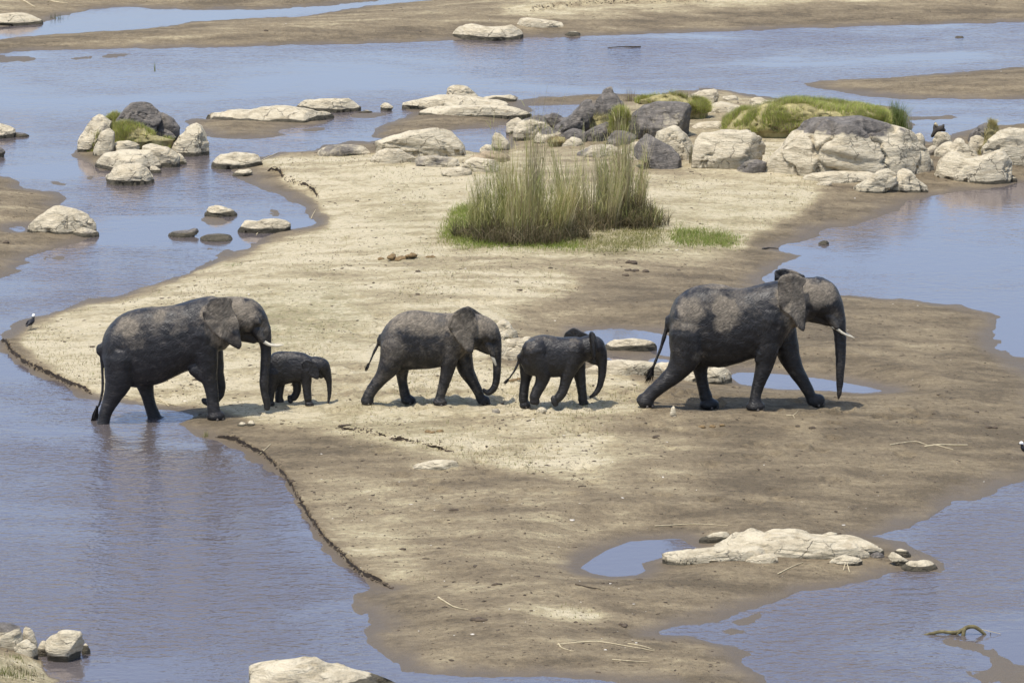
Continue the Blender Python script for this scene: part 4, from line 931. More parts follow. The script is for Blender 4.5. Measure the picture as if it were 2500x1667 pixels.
R_('K4', 760, 'smooth pale block left of the right-hand group', [(575,740),(650,600),(740,530),(920,480),(945,580),(860,660),(720,770)], name='boulder')
R_('K4', 800, 'buff block in the middle of the right-hand group', [(730,740),(900,570),(1010,480),(1080,420),(1150,540),(1340,600),(1360,760),(1180,820),(1000,800)], name='boulder')
R_('K4', 480, 'dark grey dome with dry grass on the right-hand group', [(1140,420),(1250,290),(1350,200),(1480,145),(1570,170),(1595,270),(1520,340),(1480,430),(1300,440)], 'dark', name='boulder', facets=4)
R_('K4', 690, 'pale stone with a curved seam under the dark grey dome', [(1140,600),(1200,400),(1300,360),(1440,380),(1470,480),(1370,600),(1350,690),(1180,700)], name='boulder', facets=5)
R_('K4', 1205, 'large pale boulder with shaded hollows at the water on the right', [(585,1060),(600,920),(760,700),(900,710),(1080,780),(1330,790),(1500,680),(1700,620),(1850,680),(1955,830),(1945,980),(1830,1150),(1600,1200),(1300,1215),(1150,1160),(1000,1100),(800,1080)], name='boulder', rough=1.3)
R_('K4', 905, 'wide buff boulder cut by the right edge of the frame', [(1400,700),(1700,400),(1880,230),(2138,230),(2500,300),(2600,700),(2400,880),(1960,890),(1700,850)], name='boulder', depth=.5)
R_('K4', 975, 'narrow pale stone in the gap left of the large right boulder', [(425,930),(470,820),(540,760),(570,880),(550,970),(440,980)], name='stone')
R_('K4', 720, 'bluish small stone in the gap by the biggest pale boulder', [(395,660),(560,540),(655,570),(580,700),(500,730)], 'grey', name='stone')
R_('K4', 1178, 'white low stone at the water right of the large right boulder', [(1815,1150),(1950,1088),(2025,1140),(1970,1178),(1840,1170)], name='stone')
# bottom left and bottom edge
R_('Q6', 720, 'black topped rock cut by the left edge at the bottom left', [(-500,560),(-300,240),(0,205),(250,210),(380,240),(480,370),(515,480),(400,640),(180,720),(-200,740)], 'top', name='boulder', depth=.6)
R_('Q6', 850, 'buff cracked stone in the middle of the bottom left rocks', [(470,420),(540,280),(640,285),(760,450),(822,600),(825,820),(700,860),(560,700)], name='boulder')
R_('Q6', 900, 'slanted buff slab in front of the bottom left rocks', [(290,740),(450,600),(560,560),(760,780),(835,890),(700,910),(450,840)], name='rock')
R_('Q6', 1045, 'angular boulder with shadowed right face, bottom left', [(1050,880),(980,640),(1080,520),(1280,380),(1500,355),(1730,375),(1765,540),(1855,640),(1835,840),(1400,1050),(1150,1020)], name='boulder', facets=4, cut=[((.86,-.42,-.28),.50),((-.2,-.3,1),.93)], rough=.7)
R_('Q6', 885, 'small pale stone behind the angular boulder', [(1790,850),(1860,640),(1950,680),(2003,780),(2003,888),(1850,892)], name='stone')
R_('Q6', 930, 'low stone filling the gap left of the angular boulder', [(815,640),(960,585),(1065,700),(1075,860),(920,940),(830,900)], name='rock')
R_('Q7', 760, 'broad pale rock rising from the bottom edge of the frame', [(240,590),(400,490),(480,470),(660,330),(780,310),(950,290),(1080,270),(1280,300),(1350,350),(1500,345),(1650,400),(1760,480),(2060,490),(2185,545),(2190,650),(1900,760),(1200,800),(500,790),(250,700)], name='boulder', depth=.5, rough=2.0, facets=20)
# bottom right slab
R_('K6', 305, 'broad low base ledge joining the bottom right slab', [(430,270),(600,180),(760,110),(1000,110),(1250,120),(1500,150),(1700,185),(1890,250),(1820,300),(1500,310),(1100,300),(800,305),(560,310)], name='rock_slab', depth=.3, rough=1.8, facets=18)
R_('K6', 182, 'grey knobbly rock at the left of the bottom right slab', [(338,180),(370,120),(430,95),(520,90),(590,120),(605,150),(500,182)], 'pale', name='rock', depth=.5)
R_('K6', 252, 'raised cream block with dark holes in the bottom right slab', [(455,230),(620,130),(760,72),(870,95),(910,165),(860,240),(700,256),(520,262)], name='rock_slab', depth=.5, rough=1.5)
R_('K6', 192, 'cream ledge at the back of the bottom right slab', [(855,110),(930,75),(1090,72),(1262,105),(1257,132),(1100,165),(980,200),(880,180)], name='rock_slab', depth=.5, rough=1.4)
R_('K6', 290, 'long white ledge in the middle of the bottom right slab', [(880,210),(980,180),(1100,150),(1330,140),(1500,130),(1680,170),(1800,200),(1885,240),(1855,296),(1700,292),(1500,262),(1250,266),(1000,258)], name='rock_slab', depth=.35, rough=1.5)
R_('K6', 332, 'pale tongue at the left tip of the bottom right slab', [(55,302),(130,270),(400,240),(500,210),(700,205),(905,235),(800,305),(560,335),(300,324),(100,318)], name='rock_slab', depth=.3, rough=1.4)
R_('K6', 139, 'small white stone behind the bottom right slab', [(1328,125),(1400,95),(1452,110),(1442,138),(1340,141)], name='stone')
R_('K6', 300, 'small pale stone near the right tip of the bottom right slab', [(1898,256),(1960,228),(2020,250),(2042,292),(1960,304)], name='stone')
R_('K6', 412, 'flat pale stone standing in water at the right tip', [(1960,380),(2040,335),(2200,320),(2252,350),(2254,405),(2180,418),(2000,412)], name='rock_slab', depth=.5)
R_('K6', 372, 'narrow pale link of rock before the right tip', [(1858,295),(1900,258),(2032,340),(2000,374),(1950,366)], name='rock')
R_('K6', 358, 'patch of pale rubble in front of the bottom right slab', [(1380,340),(1500,280),(1655,310),(1610,355),(1480,362)], name='rock', rough=1.6, depth=.4)
R_('K6', 252, 'grey pebble on the long white ledge', [(1510,228),(1540,208),(1585,225),(1605,248),(1560,252)], 'dark', name='stone')
R_('K6', 258, 'jagged lump on the left of the long white ledge', [(900,240),(960,190),(1040,175),(1060,230),(1000,262)], 'pale', name='rock', rough=1.6)
R_('K6', 305, 'small broken block under the right end of the long white ledge', [(1690,300),(1710,262),(1780,255),(1830,285),(1790,308)], 'grey', name='stone', rough=1.5)
R_('K6', 345, 'thin pale shelf in front of the raised cream block', [(700,320),(820,280),(920,262),(980,300),(900,340),(760,348)], 'pale', name='rock_slab', depth=.4, rough=1.5)
R_('K6', 315, 'rubble patch right of the pale tongue', [(1000,320),(1100,285),(1300,290),(1400,320),(1250,345),(1080,345)], 'pale', name='rock', depth=.4, rough=1.7)
# far bank
R_('K7', 405, 'large cream rock with mossy foot on the far bank', [(165,310),(220,230),(400,130),(520,130),(740,190),(880,190),(1100,140),(1210,200),(1335,290),(1290,350),(900,398),(500,410),(240,385)], name='boulder', depth=.4)
R_('K7', 195, 'pale slab higher up the far bank behind the cream rock', [(1215,125),(1270,45),(1400,30),(1700,70),(1960,130),(2025,192),(1700,198),(1450,165),(1300,150)], name='rock_slab', depth=.4)
R_('K7', 342, 'small pale and black rock at the far waterline', [(2005,300),(2100,250),(2210,255),(2265,302),(2200,345),(2060,340)], 'grey', name='stone')
R_('Q8', 368, 'pale rock with dark wet foot at the top left pool', [(-400,350),(-150,230),(30,210),(210,185),(380,190),(520,240),(655,312),(560,350),(300,372),(0,378),(-300,376)], name='boulder', depth=.4)
R_('S', 94, 'little mossy rock in the far channel at the upper right', [(2328,94),(2336,89),(2350,89),(2356,95),(2345,99),(2332,98)], 'grey', name='stone')
R_('C6', 1160, 'little mossy rock in the calm water on the right', [(963,1150),(985,1130),(1010,1128),(1036,1148),(1020,1162),(980,1164)], 'grey', name='stone')
# among the elephants
R_('K5', 300, 'banded pale rock behind the mid-sized elephant head', [(40,130),(150,95),(210,140),(250,200),(307,265),(225,302),(170,290),(80,240)], name='boulder', rough=1.4, strata=2)
R_('K5', 325, 'low pale stone under the banded rock', [(70,245),(170,240),(205,300),(130,328),(60,310)], name='stone')
R_('K5', 458, 'pale slab beside the reed-reflecting pool behind the young elephant', [(1285,395),(1320,330),(1600,310),(1800,340),(1860,340),(1905,430),(1830,460),(1600,450),(1320,440)], name='rock_slab', depth=.35)
R_('K5', 742, 'flat cream rock sheet behind the young elephant trunk', [(1050,660),(1200,590),(1500,565),(1700,578),(1900,610),(2015,620),(1985,690),(1700,725),(1400,750),(1080,735)], name='rock_slab', depth=.5, maxd=1.0)
R_('K5', 560, 'flat cream rock sheet between the two middle elephants', [(80,500),(200,350),(430,300),(560,330),(520,480),(300,565),(110,565)], name='rock_slab', depth=.6, maxd=1.1)
R_('E3', 1128, 'cream slab behind the hind legs of the leading elephant', [(300,1010),(460,960),(700,1020),(860,1010),(980,1015),(1065,1080),(1040,1125),(900,1118),(640,1115),(400,1080)], name='rock_slab', depth=.35)
R_('E1', 1312, 'left of two small stones in front of the left cow elephant', [(1368,1295),(1395,1268),(1450,1275),(1445,1312),(1385,1316)], name='stone')
R_('E1', 1308, 'right of two small stones in front of the left cow elephant', [(1446,1295),(1478,1253),(1528,1268),(1534,1305),(1470,1312)], name='stone')
R_('E2', 1118, 'small dark cube-like stone before the mid-sized elephant', [(1268,1080),(1340,1078),(1343,1112),(1300,1122),(1270,1115)], 'grey', name='stone')
R_('E2', 1122, 'pale round stone under the young elephant', [(1662,1095),(1690,1065),(1740,1068),(1758,1098),(1735,1124),(1675,1122)], name='stone')
R_('E3', 1436, 'small upright pale stone near the hind foot of the leading elephant', [(487,1425),(500,1370),(525,1345),(545,1380),(545,1425),(515,1440)], name='stone')
R_('B5', 348, 'low whitish ledge on mud in front of the elephants', [(238,330),(330,305),(400,288),(520,308),(500,330),(300,350)], name='rock_slab', depth=.4)

# ------------------------------------------------------------------ grass, reeds
def blades(name, pts, hgt, width, lean, cols, mat=M_blade, segs=3, seed=1, out=None, **kw):
    # pts: (n,3) roots; hgt: (n,) heights; cols: (n,3)
    rg = np.random.RandomState(seed); n = len(pts)
    a = rg.uniform(0, 2*np.pi, n); la = rg.uniform(0, 2*np.pi, n); ll = np.abs(rg.normal(0, 1, n))*lean
    side = np.stack([np.cos(a), np.sin(a), np.zeros(n)], 1); ld = np.stack([np.cos(la)*ll, np.sin(la)*ll, np.zeros(n)], 1)
    if out is not None: ld = ld+out
    V = []; C_ = []
    for s in range(segs+1):
        t = s/segs; w = width*hgt**.3*(1-t*.92)
        c = pts+np.outer(hgt, (0, 0, t))*(1-.25*np.minimum(ll, 1.5)*t)[:, None]+ld*(hgt*t**1.7)[:, None]
        V += [c-side*w[:, None], c+side*w[:, None]]; sh = 1+.25*(t-.4); C_ += [cols*sh, cols*sh]
    V = np.stack(V, 1).reshape(-1, 3); C_ = np.clip(np.stack(C_, 1).reshape(-1, 3), 0, 1); k = 2*(segs+1); F = []
    o = np.arange(n)*k
    for s in range(segs): F.append(np.stack([o+2*s, o+2*s+1, o+2*s+3, o+2*s+2], 1))
    me = mesh_np(name, V, np.concatenate(F), mat, smooth=False); attrc(me, 'col', C_)
    return obj(name, me, **kw)
def pick(pal, n, rg, jit=.25):
    pal = np.array(pal); c = pal[rg.randint(0, len(pal), n)]; return c*rg.uniform(1-jit, 1+jit, (n, 1))
def pts_in(crop, poly, n, rg, z=True):
    P = np.array(C(crop, poly)); out = []; x0, y0 = P.min(0); x1, y1 = P.max(0)
    while len(out) < n:
        u, v = rg.uniform(x0, x1), rg.uniform(y0, y1); ins = False
        for i in range(len(P)):
            (ax, ay), (bx, by) = P[i], P[(i+1) % len(P)]
            if ((ay > v) != (by > v)) and u < (bx-ax)*(v-ay)/(by-ay)+ax: ins = not ins
        if ins: out.append((u, v))
    return np.array(out)
GREEN_P = [(.28,.34,.06),(.36,.40,.08),(.46,.45,.13),(.22,.28,.05),(.50,.45,.19)]
YEL_P = [(.33,.36,.075),(.40,.40,.10),(.46,.42,.16),(.26,.30,.06)]
def mound(crop, pts, by, label, pal, n, hgt, nm='grass_mound', depth=.6, maxd=1.4, seed=1, dry=.25):
    root = rock(crop, pts, by, label, 'pale', name=nm, depth=depth, facets=4, rough=1.5, strata=.2, cat='grass', mat=M_turf, maxd=maxd)
    me = root.data; rg = np.random.RandomState(seed); nv = len(me.vertices)
    co = np.empty(nv*3, np.float32); me.vertices.foreach_get('co', co); co = co.reshape(-1, 3)
    no = np.empty(nv*3, np.float32); me.vertices.foreach_get('normal', no); no = no.reshape(-1, 3)
    ok = np.where((no[:, 2] > -.3))[0]; clump = fbm3(co[ok, 0]*2.2, co[ok, 1]*2.2, co[ok, 2]*2.2, 3, seed); w = np.clip(clump*2.2+.45, 0.01, 1); w /= w.sum()
    i = rg.choice(ok, n, p=w); p = co[i]+rg.normal(0, .03, (n, 3)); p[:, 2] = co[i, 2]-.01
    cols = pick(pal, n, rg)
    st = rg.rand(n) < dry; cols[st] = np.array((.34, .29, .15))*rg.uniform(.7, 1.2, (st.sum(), 1))
    b = blades('grass_blades', p, hgt*rg.uniform(.4, 2.0, n), .011, .6, cols, segs=2, seed=seed, parent=root); b['kind'] = 'stuff'
    return root
mound('K3', [(320,470),(500,350),(700,280),(850,200),(1000,165),(1150,165),(1300,200),(1500,220),(1700,250),(1830,300),(1860,400),(1550,420),(1300,460),(1100,500),(980,520),(860,500),(660,500),(500,490)], 530, 'green grassy mound behind the biggest pale boulder', GREEN_P, 46000, .10, depth=.5, maxd=2.4, seed=5)
mound('K2', [(1580,260),(1650,200),(1800,150),(2000,135),(2200,160),(2352,200),(2400,330),(2300,420),(2200,400),(2100,300),(1900,270)], 440, 'bright green grass behind the widest dark boulder', YEL_P, 16000, .11, depth=.5, maxd=1.6, seed=6)
mound('K2', [(1270,500),(1340,380),(1420,340),(1490,380),(1450,470),(1430,600),(1380,660),(1290,600)], 680, 'yellow grass in the cleft between dark boulders', YEL_P, 5000, .13, depth=.5, seed=7)
mound('K2', [(930,560),(1020,420),(1100,390),(1250,400),(1280,450),(1100,500),(980,600)], 620, 'dry buff grass on the ledge of the tallest dark boulder', [(.36,.31,.18),(.28,.26,.09)], 1800, .09, depth=.5, seed=8)
mound('K1', [(590,640),(650,450),(900,390),(1150,440),(1220,570),(1400,690),(1600,640),(1560,770),(1350,800),(1100,760),(800,790),(640,740)], 830, 'grassy hump in the middle of the left outcrop', GREEN_P+YEL_P, 11000, .085, depth=.45, maxd=.8, seed=9)
mound('K1', [(490,480),(560,300),(640,265),(730,270),(700,380),(620,480),(520,520)], 580, 'yellow grass tuft left of the domed boulder', YEL_P, 3500, .09, depth=.6, seed=10)
mound('K1', [(240,800),(330,620),(420,555),(430,610),(360,730),(290,830)], 850, 'thin strip of yellow grass in a crack of the left outcrop', YEL_P, 800, .075, depth=.6, seed=11)
mound('K4', [(1480,480),(1500,300),(1580,170),(1680,200),(1690,400),(1620,520),(1440,640),(1350,680)], 700, 'yellow tuft of dry grass right of the dark grey dome', [(.42,.34,.10),(.36,.32,.12),(.46,.40,.22)], 1500, .12, depth=.5, seed=12)
mound('K2', [(540,690),(600,630),(740,640),(760,700),(600,730)], 750, 'brown litter heap at the foot of the dark outcrop', [(.20,.13,.06),(.26,.18,.09)], 500, .06, depth=.5, seed=13)
# tall green tuft at the right of the mound
def tuft(name, px, py, n, h, spread, pal, label, cat='grass', lean=.35, width=.008, seed=3, up=0.0):
    rg = np.random.RandomState(seed); x, y, z = ground_hit(px, py); z += up
    root = empty(name, (x, y, z), label, cat)
    p = rg.normal(0, 1, (n, 3))*(spread, spread*.8, 0)
    hh = height(p[:, 0]+x, p[:, 1]+y)+up-z if up == 0 else 0
    p[:, 2] = hh
    b = blades('grass_blades', p, h*rg.uniform(.35, 1.1, n), width, lean, pick(pal, n, rg), seed=seed, parent=root); b['kind'] = 'stuff'
    return root
tuft('grass_tuft', *C1('K3', 1930, 430), 700, .75, .13, [(.10,.15,.03),(.15,.19,.05),(.22,.23,.09)], 'tall green tuft of grass at the right end of the green mound', seed=21, width=.009)
# ground cover round the reeds
rg = np.random.RandomState(44)
def cover(name, crop, poly, n, h, pal, label, seed, dens=.0):
    rg = np.random.RandomState(seed); q = pts_in(crop, poly, n, rg); P = []
    for u, v in q[:400]: P.append(ground_hit(u, v, False))
    P = np.array(P); k = rg.randint(0, len(P), n); p = P[k]+np.stack([rg.normal(0, .12, n), rg.normal(0, .35, n), np.zeros(n)], 1)
    p[:, 2] = height(p[:, 0], p[:, 1]); p = p[p[:, 2] > .01]; n = len(p)
    o = p.mean(0); b = blades(name, p-o, h*rg.uniform(.4, 1.4, n), .010, .8, pick(pal, n, rg), segs=2, seed=seed, loc=tuple(o), label=label, cat='grass', kind='stuff')
    return b
cover('ground_grass', 'D', [(1015,540),(1050,480),(1085,470),(1090,545),(1340,560),(1330,572),(1060,566)], 9000, .10, [(.19,.25,.04),(.25,.29,.06),(.31,.31,.10),(.15,.21,.03)], 'bright low grass at the left foot of the reeds', 31)
cover('ground_grass', 'D', [(1330,545),(1500,512),(1530,540),(1500,570),(1400,582),(1320,572)], 4500, .09, [(.24,.23,.08),(.30,.27,.11),(.18,.19,.05)], 'trampled yellow green grass between the reed clumps', 32)
cover('ground_grass', 'D', [(1540,545),(1560,525),(1640,535),(1700,550),(1690,562),(1560,565)], 4500, .10, [(.17,.23,.04),(.22,.27,.06),(.29,.27,.10)], 'leafy green runners right of the reeds', 33)
cover('ground_grass', 'D', [(1010,560),(1050,475),(1075,470),(1040,562)], 1200, .08, [(.22,.24,.05),(.28,.27,.08)], 'yellow green sprigs on sand left of the reeds', 34)
REED = [(.33,.29,.105),(.40,.34,.15),(.50,.41,.22),(.27,.26,.085),(.54,.45,.27),(.28,.21,.115)]
def reeds(px, py, wpx, dpx, n, htop, label, seed, prof, thatch=True, pal=REED, name='reed_clump'):
    rg = np.random.RandomState(seed); x, y, z = ground_hit(px, py)
    root = empty(name, (x, y, z), label, 'reeds'); m = mpp(y); W_ = wpx*m; Dd = dpx
    a = rg.uniform(-1, 1, n); a = np.sign(a)*np.abs(a)**.9; b = rg.uniform(-1, 1, n)*np.sqrt(np.maximum(0, 1-a*a))
    p = np.stack([a*W_, b*Dd+Dd*.8, np.zeros(n)], 1); p[:, 2] = height(p[:, 0]+x, p[:, 1]+y)-z
    h = np.interp(a, [q[0] for q in prof], [q[1] for q in prof])*htop*rg.beta(2.4, 1.5, n)*1.1+.1
    h = h*(.82+.42*noise2(a*5, b*2+seed, seed))*(1-.42*np.clip(-b, 0, 1))
    ov = np.stack([a*.16+.05*noise2(a*4, b*4, seed+5), b*.12, np.zeros(n)], 1)
    # stems
    cs_ = pick(pal, n, rg, .3)
    if seed == 51: cs_ = np.where((a+.25*noise2(a*4, b*4, 3) < -.15)[:, None], cs_*(.74, .82, .66), cs_)
    ob = blades('stems', p, h, .0075, .06, cs_, segs=4, seed=seed, parent=root, out=ov); ob['kind'] = 'stuff'
    # leaves along the stems
    k = rg.randint(0, n, int(n*1.6)); t = rg.uniform(.25, .95, len(k)); lp = p[k].copy(); lp[:, 2] += h[k]*t; lp += ov[k]*(h[k]*t**1.7)[:, None]; lp[:, :2] += rg.normal(0, .03, (len(k), 2))
    ob = blades('leaves', lp, rg.uniform(.15, .42, len(k)), .009, .5, pick([(.30,.31,.10),(.40,.38,.14),(.47,.42,.20),(.22,.24,.07)], len(k), rg, .3), segs=2, seed=seed+1, parent=root); ob['kind'] = 'stuff'
    if thatch:
        nt_ = int(n*2.2); a = rg.normal(0, .62, nt_).clip(-1.35, 1.35); b = rg.uniform(-1.15, .7, nt_)*np.sqrt(np.maximum(.06, 1.5-a*a))
        p = np.stack([a*W_, b*Dd+Dd*.75, np.zeros(nt_)], 1); p[:, 2] = height(p[:, 0]+x, p[:, 1]+y)-z+rg.uniform(0, 1, nt_)**1.6*.5*np.maximum(.15, 1-(a/1.3)**2-np.clip(-b-.5, 0, 1))
        ob = blades('base_thatch', p, rg.uniform(.15, .5, nt_), .010, 1.1, pick([(.09,.07,.035),(.06,.05,.025),(.16,.125,.065),(.08,.085,.03),(.26,.21,.12)], nt_, rg, .35), segs=3, seed=seed+2, parent=root); ob['kind'] = 'stuff'  # dead thatch, its browns darkened to paint the shade at the clump's foot
    return root
reeds(1272, 592, 122, 1.1, 2300, 2.8, 'large clump of tall green and straw reeds in the middle of the island', 51, [(-1, .35), (-.75, .55), (-.45, .92), (-.1, 1.), (.3, .98), (.6, .86), (1, .5)])
reeds(1440, 560, 70, .7, 520, 2.2, 'thin pale reeds between the large clump and the right clump', 52, [(-1, .9), (0, 1.), (1, .95)], pal=[(.40,.34,.18),(.48,.41,.25),(.33,.31,.13)])
reeds(1520, 545, 52, .6, 650, 2.7, 'tall straw reeds at the right of the clump', 53, [(-1, .8), (-.3, 1.), (.5, .97), (1, .6)], pal=[(.40,.33,.18),(.48,.40,.24),(.32,.25,.14),(.32,.30,.12)])
reeds(1560, 556, 54, .6, 500, .5, 'low matted grass hummock at the right foot of the reeds', 54, [(-1, .5), (0, 1), (1, .5)], pal=[(.22,.19,.08),(.30,.25,.12),(.13,.14,.04)], name='grass_hummock')
# sprigs, seed heads
tuft('sprig', *C1('K1', 1300, 150), 14, .45, .012, [(.2,.22,.08)], 'thin green sprig on the domed boulder', lean=.12, width=.006, seed=61, up=1.0)
tuft('grass_tuft', *C1('E1', 1090, 1400), 40, .14, .03, [(.16,.17,.05),(.3,.26,.13)], 'tiny grass tuft at the waterline in front of the left cow elephant', seed=62)
tuft('grass_tuft', *C1('B3', 1660, 790), 60, .07, .12, [(.16,.22,.04),(.2,.23,.06)], 'small bright green tuft on sand above the left cow elephant', seed=63)
tuft('grass_tuft', *C1('Q6', 60, 1330), 160, .22, .16, [(.13,.15,.03),(.2,.19,.07)], 'olive grass tuft at the bottom left edge', seed=64)
tuft('grass_tuft', *C1('Q6', 380, 970), 60, .10, .08, [(.2,.23,.06),(.28,.26,.1)], 'small light green tuft among the bottom left rocks', seed=65)
tuft('grass_tuft', *C1('Q6', 520, 1280), 120, .12, .14, [(.14,.13,.06),(.2,.16,.08)], 'brown grass tuft on the bottom left bank', seed=66)
tuft('grass_tuft', *C1('C4', 1160, 308), 60, .10, .07, [(.2,.17,.1),(.25,.2,.12)], 'dry tuft on the long pale slab', seed=67, up=.12)
tuft('sprig', *C1('Q8', 830, 275), 60, .22, .14, [(.05,.07,.02),(.09,.1,.03)], 'dark weeds at the edge of the top left pool', seed=68)
tuft('sprig', *C1('K2', 2210, 940), 60, .55, .03, [(.2,.18,.08),(.14,.12,.06)], 'thin upright weed right of the dark wedge boulder', seed=69, lean=.12)
tuft('sprig', *C1('Q6', 1900, 1500), 24, .10, .025, [(.05,.06,.02)], 'tiny dark sprig in water at the bottom left', seed=70)
tuft('sprig', *C1('K2', 1500, 330), 60, .42, .09, [(.22,.17,.11),(.17,.13,.08)], 'dry brown stalks between the dark boulders', seed=71, lean=.12, up=.25)

# ------------------------------------------------------------------ ground litter (uncountable)
def lumps(name, P, size, flat, mat, label, kind='stuff', parent=None, seed=1):
    rg = np.random.RandomState(seed); S, F = ico(1); n = len(P)
    J = rg.uniform(.6, 1.35, (n, len(S), 1)); r = rg.rand(n); ang = rg.uniform(0, 6.28, n); sc = size*np.exp(rg.normal(0, .5, n))
    ax = np.stack([sc*rg.uniform(.7, 1.9, n), sc*rg.uniform(.6, 1.1, n), sc*flat*rg.uniform(.6, 1.3, n)], 1)
    V = S[None]*J*ax[:, None, :]; c, s = np.cos(ang)[:, None], np.sin(ang)[:, None]
    V = np.stack([V[..., 0]*c-V[..., 1]*s, V[..., 0]*s+V[..., 1]*c, V[..., 2]], -1)+P[:, None, :]
    Fa = (F[None]+(np.arange(n)*len(S))[:, None, None]).reshape(-1, 3)
    o = obj(name, mesh_np(name, V.reshape(-1, 3), Fa, mat, smooth=False), parent=parent, kind=kind)
    o['label'] = label
    return o
rg = np.random.RandomState(77)
dens = (HH > .05)*(.25+.9*np.clip(fbm2(GX*.8, GY*.5, 3, 201)+.15, 0, 1)*sm(.3, .7, dryv)); dens[:, :20] = 0; dens[:, -20:] = 0; dens[:18] = 0; dens[-14:] = 0
pw = dens.ravel()/dens.sum(); ii = rg.choice(pw.size, 15000, p=pw)
P = np.stack([GX.ravel()[ii]+rg.normal(0, .05, len(ii)), GY.ravel()[ii]+rg.normal(0, .1, len(ii)), np.zeros(len(ii))], 1); P[:, 2] = height(P[:, 0], P[:, 1])
lumps('litter', P, .012, .5, M_clod, 'dark bits of litter and dung crumbs strewn over the sand', seed=3)
ii = rg.choice(pw.size, 350, p=pw); P = np.stack([GX.ravel()[ii], GY.ravel()[ii], HH.ravel()[ii]], 1)
lumps('pebbles', P, .012, .5, mat_simple('pale_pebble', (.55, .5, .42), .9, .3, 12), 'pale pebbles strewn over the sand', seed=4)
# short dry grass on the sand
gd = (HH > .06)*sm(.5, .8, dryv)*np.clip(fbm2(GX*.7, GY*.4, 4, 301)+.02, 0, 1)**1.3; gd[:, :20] = 0; gd[:, -20:] = 0; gd[:120] = 0
pw = gd.ravel()/gd.sum(); ii = rg.choice(pw.size, 9000, p=pw)
P = np.stack([GX.ravel()[ii]+rg.normal(0, .03, len(ii)), GY.ravel()[ii]+rg.normal(0, .06, len(ii)), np.zeros(len(ii))], 1); P[:, 2] = height(P[:, 0], P[:, 1])
blades('sand_grass', P, rg.uniform(.025, .085, len(P)), .012, .9, pick([(.20,.20,.06),(.30,.26,.12),(.16,.17,.045),(.24,.18,.09)], len(P), rg), segs=2, seed=8, kind='stuff')['label'] = 'sparse short grass sprouting from the dry sand'
# crumbling edges of the cut banks
for si, (line, a, s_) in enumerate(SCARPS):
    Q = []
    L_ = np.array(line); seg = np.sqrt((np.diff(L_, axis=0)**2).sum(1)); tot = seg.sum(); n = int(tot*3.0)
    cs = np.concatenate([[0], np.cumsum(seg)])
    for t in rg.uniform(0, tot, n):
        u = np.interp(t, cs, L_[:, 0])+rg.normal(0, 1.6); v = np.interp(t, cs, L_[:, 1])+rg.normal(0, 1.2); x, y = G(u, v, .11)
        Q.append((float(x), float(y), float(height(np.array([x]), np.array([y]))[0])-rg.uniform(0, .03)))
    # the exposed face under the lip, coloured dark to paint in its shade
    tt_ = np.arange(0, tot, 2.0); u = np.interp(tt_, cs, L_[:, 0]); v = np.interp(tt_, cs, L_[:, 1]); x, y = G(u, v, .11)
    tx, ty = np.gradient(x), np.gradient(y); l_ = np.sqrt(tx*tx+ty*ty); nx_, ny_ = -ty/l_*s_, tx/l_*s_        # towards the higher ground
    jj = .05*fbm2(x*6, y*6, 3, si)-.005; x = x+nx_*jj; y = y+ny_*jj
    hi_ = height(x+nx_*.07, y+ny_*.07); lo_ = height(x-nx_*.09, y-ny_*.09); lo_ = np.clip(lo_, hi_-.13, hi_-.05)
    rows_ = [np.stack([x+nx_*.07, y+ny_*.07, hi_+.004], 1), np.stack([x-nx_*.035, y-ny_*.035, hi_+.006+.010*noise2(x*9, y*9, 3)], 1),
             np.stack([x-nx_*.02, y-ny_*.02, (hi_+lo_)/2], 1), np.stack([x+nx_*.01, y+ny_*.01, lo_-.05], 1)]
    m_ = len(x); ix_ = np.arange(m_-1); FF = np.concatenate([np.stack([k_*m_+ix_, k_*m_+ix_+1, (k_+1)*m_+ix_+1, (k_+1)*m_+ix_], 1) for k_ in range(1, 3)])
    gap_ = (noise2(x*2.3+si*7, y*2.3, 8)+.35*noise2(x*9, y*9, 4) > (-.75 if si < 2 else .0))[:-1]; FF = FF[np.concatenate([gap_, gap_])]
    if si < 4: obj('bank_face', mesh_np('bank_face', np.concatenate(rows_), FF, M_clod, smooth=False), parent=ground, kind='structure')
    lumps('bank_edge_clods', np.array(Q), .013, .7, M_clod, 'crumbling earth along a cut bank, coloured dark for the shade under its lip', parent=ground, seed=20+si)

# ------------------------------------------------------------------ sticks, driftwood, dung
def stick(path, r, name, label, mat, cat, up=.01, fork=None, group=None):
    # path: pixel points on the ground with height above it
    W_ = []
    for q in path:
        x, y, z = ground_hit(q[0], q[1]); W_.append((x, y, z+up+(q[2] if len(q) > 2 else 0)))
    W_ = np.array(W_); o = W_[0].copy()
    n = len(W_); rr = np.linspace(r, r*.45, n)
    V, F = loft(np.column_stack([W_-o, rr, rr]), 8)
    V = V+.25*r*np.stack([noise3(V[:, 0]*14, V[:, 1]*14, V[:, 2]*14, s) for s in (1, 2, 3)], 1)
    return obj(name, mesh_np(name, V, F, mat), loc=tuple(o), label=label, cat=cat, group=group)
stick(C('B5', [(400,1080),(440,1105),(500,1138),(570,1148)]), .016, 'stick', 'pale bent root at the end of the cracked bank edge', M_straw, 'stick')
stick(C('B5', [(1085,1350),(1200,1338),(1330,1334),(1480,1358),(1640,1385)]), .013, 'stick', 'long pale reed stem on the bottom sand', M_straw, 'stick')
stick(C('B5', [(1090,1345),(1110,1370),(1170,1388)]), .013, 'stick', 'short pale stub branching from the long reed stem', M_straw, 'stick')
stick(C('B5', [(1490,1345),(1560,1355),(1640,1380)]), .010, 'stick', 'second pale stem lying along the long reed stem', M_straw, 'stick')
stick(C('B5', [(1400,1438),(1500,1445),(1610,1452)]), .009, 'stick', 'thin straw near the bottom edge of the sand', M_straw, 'stick')
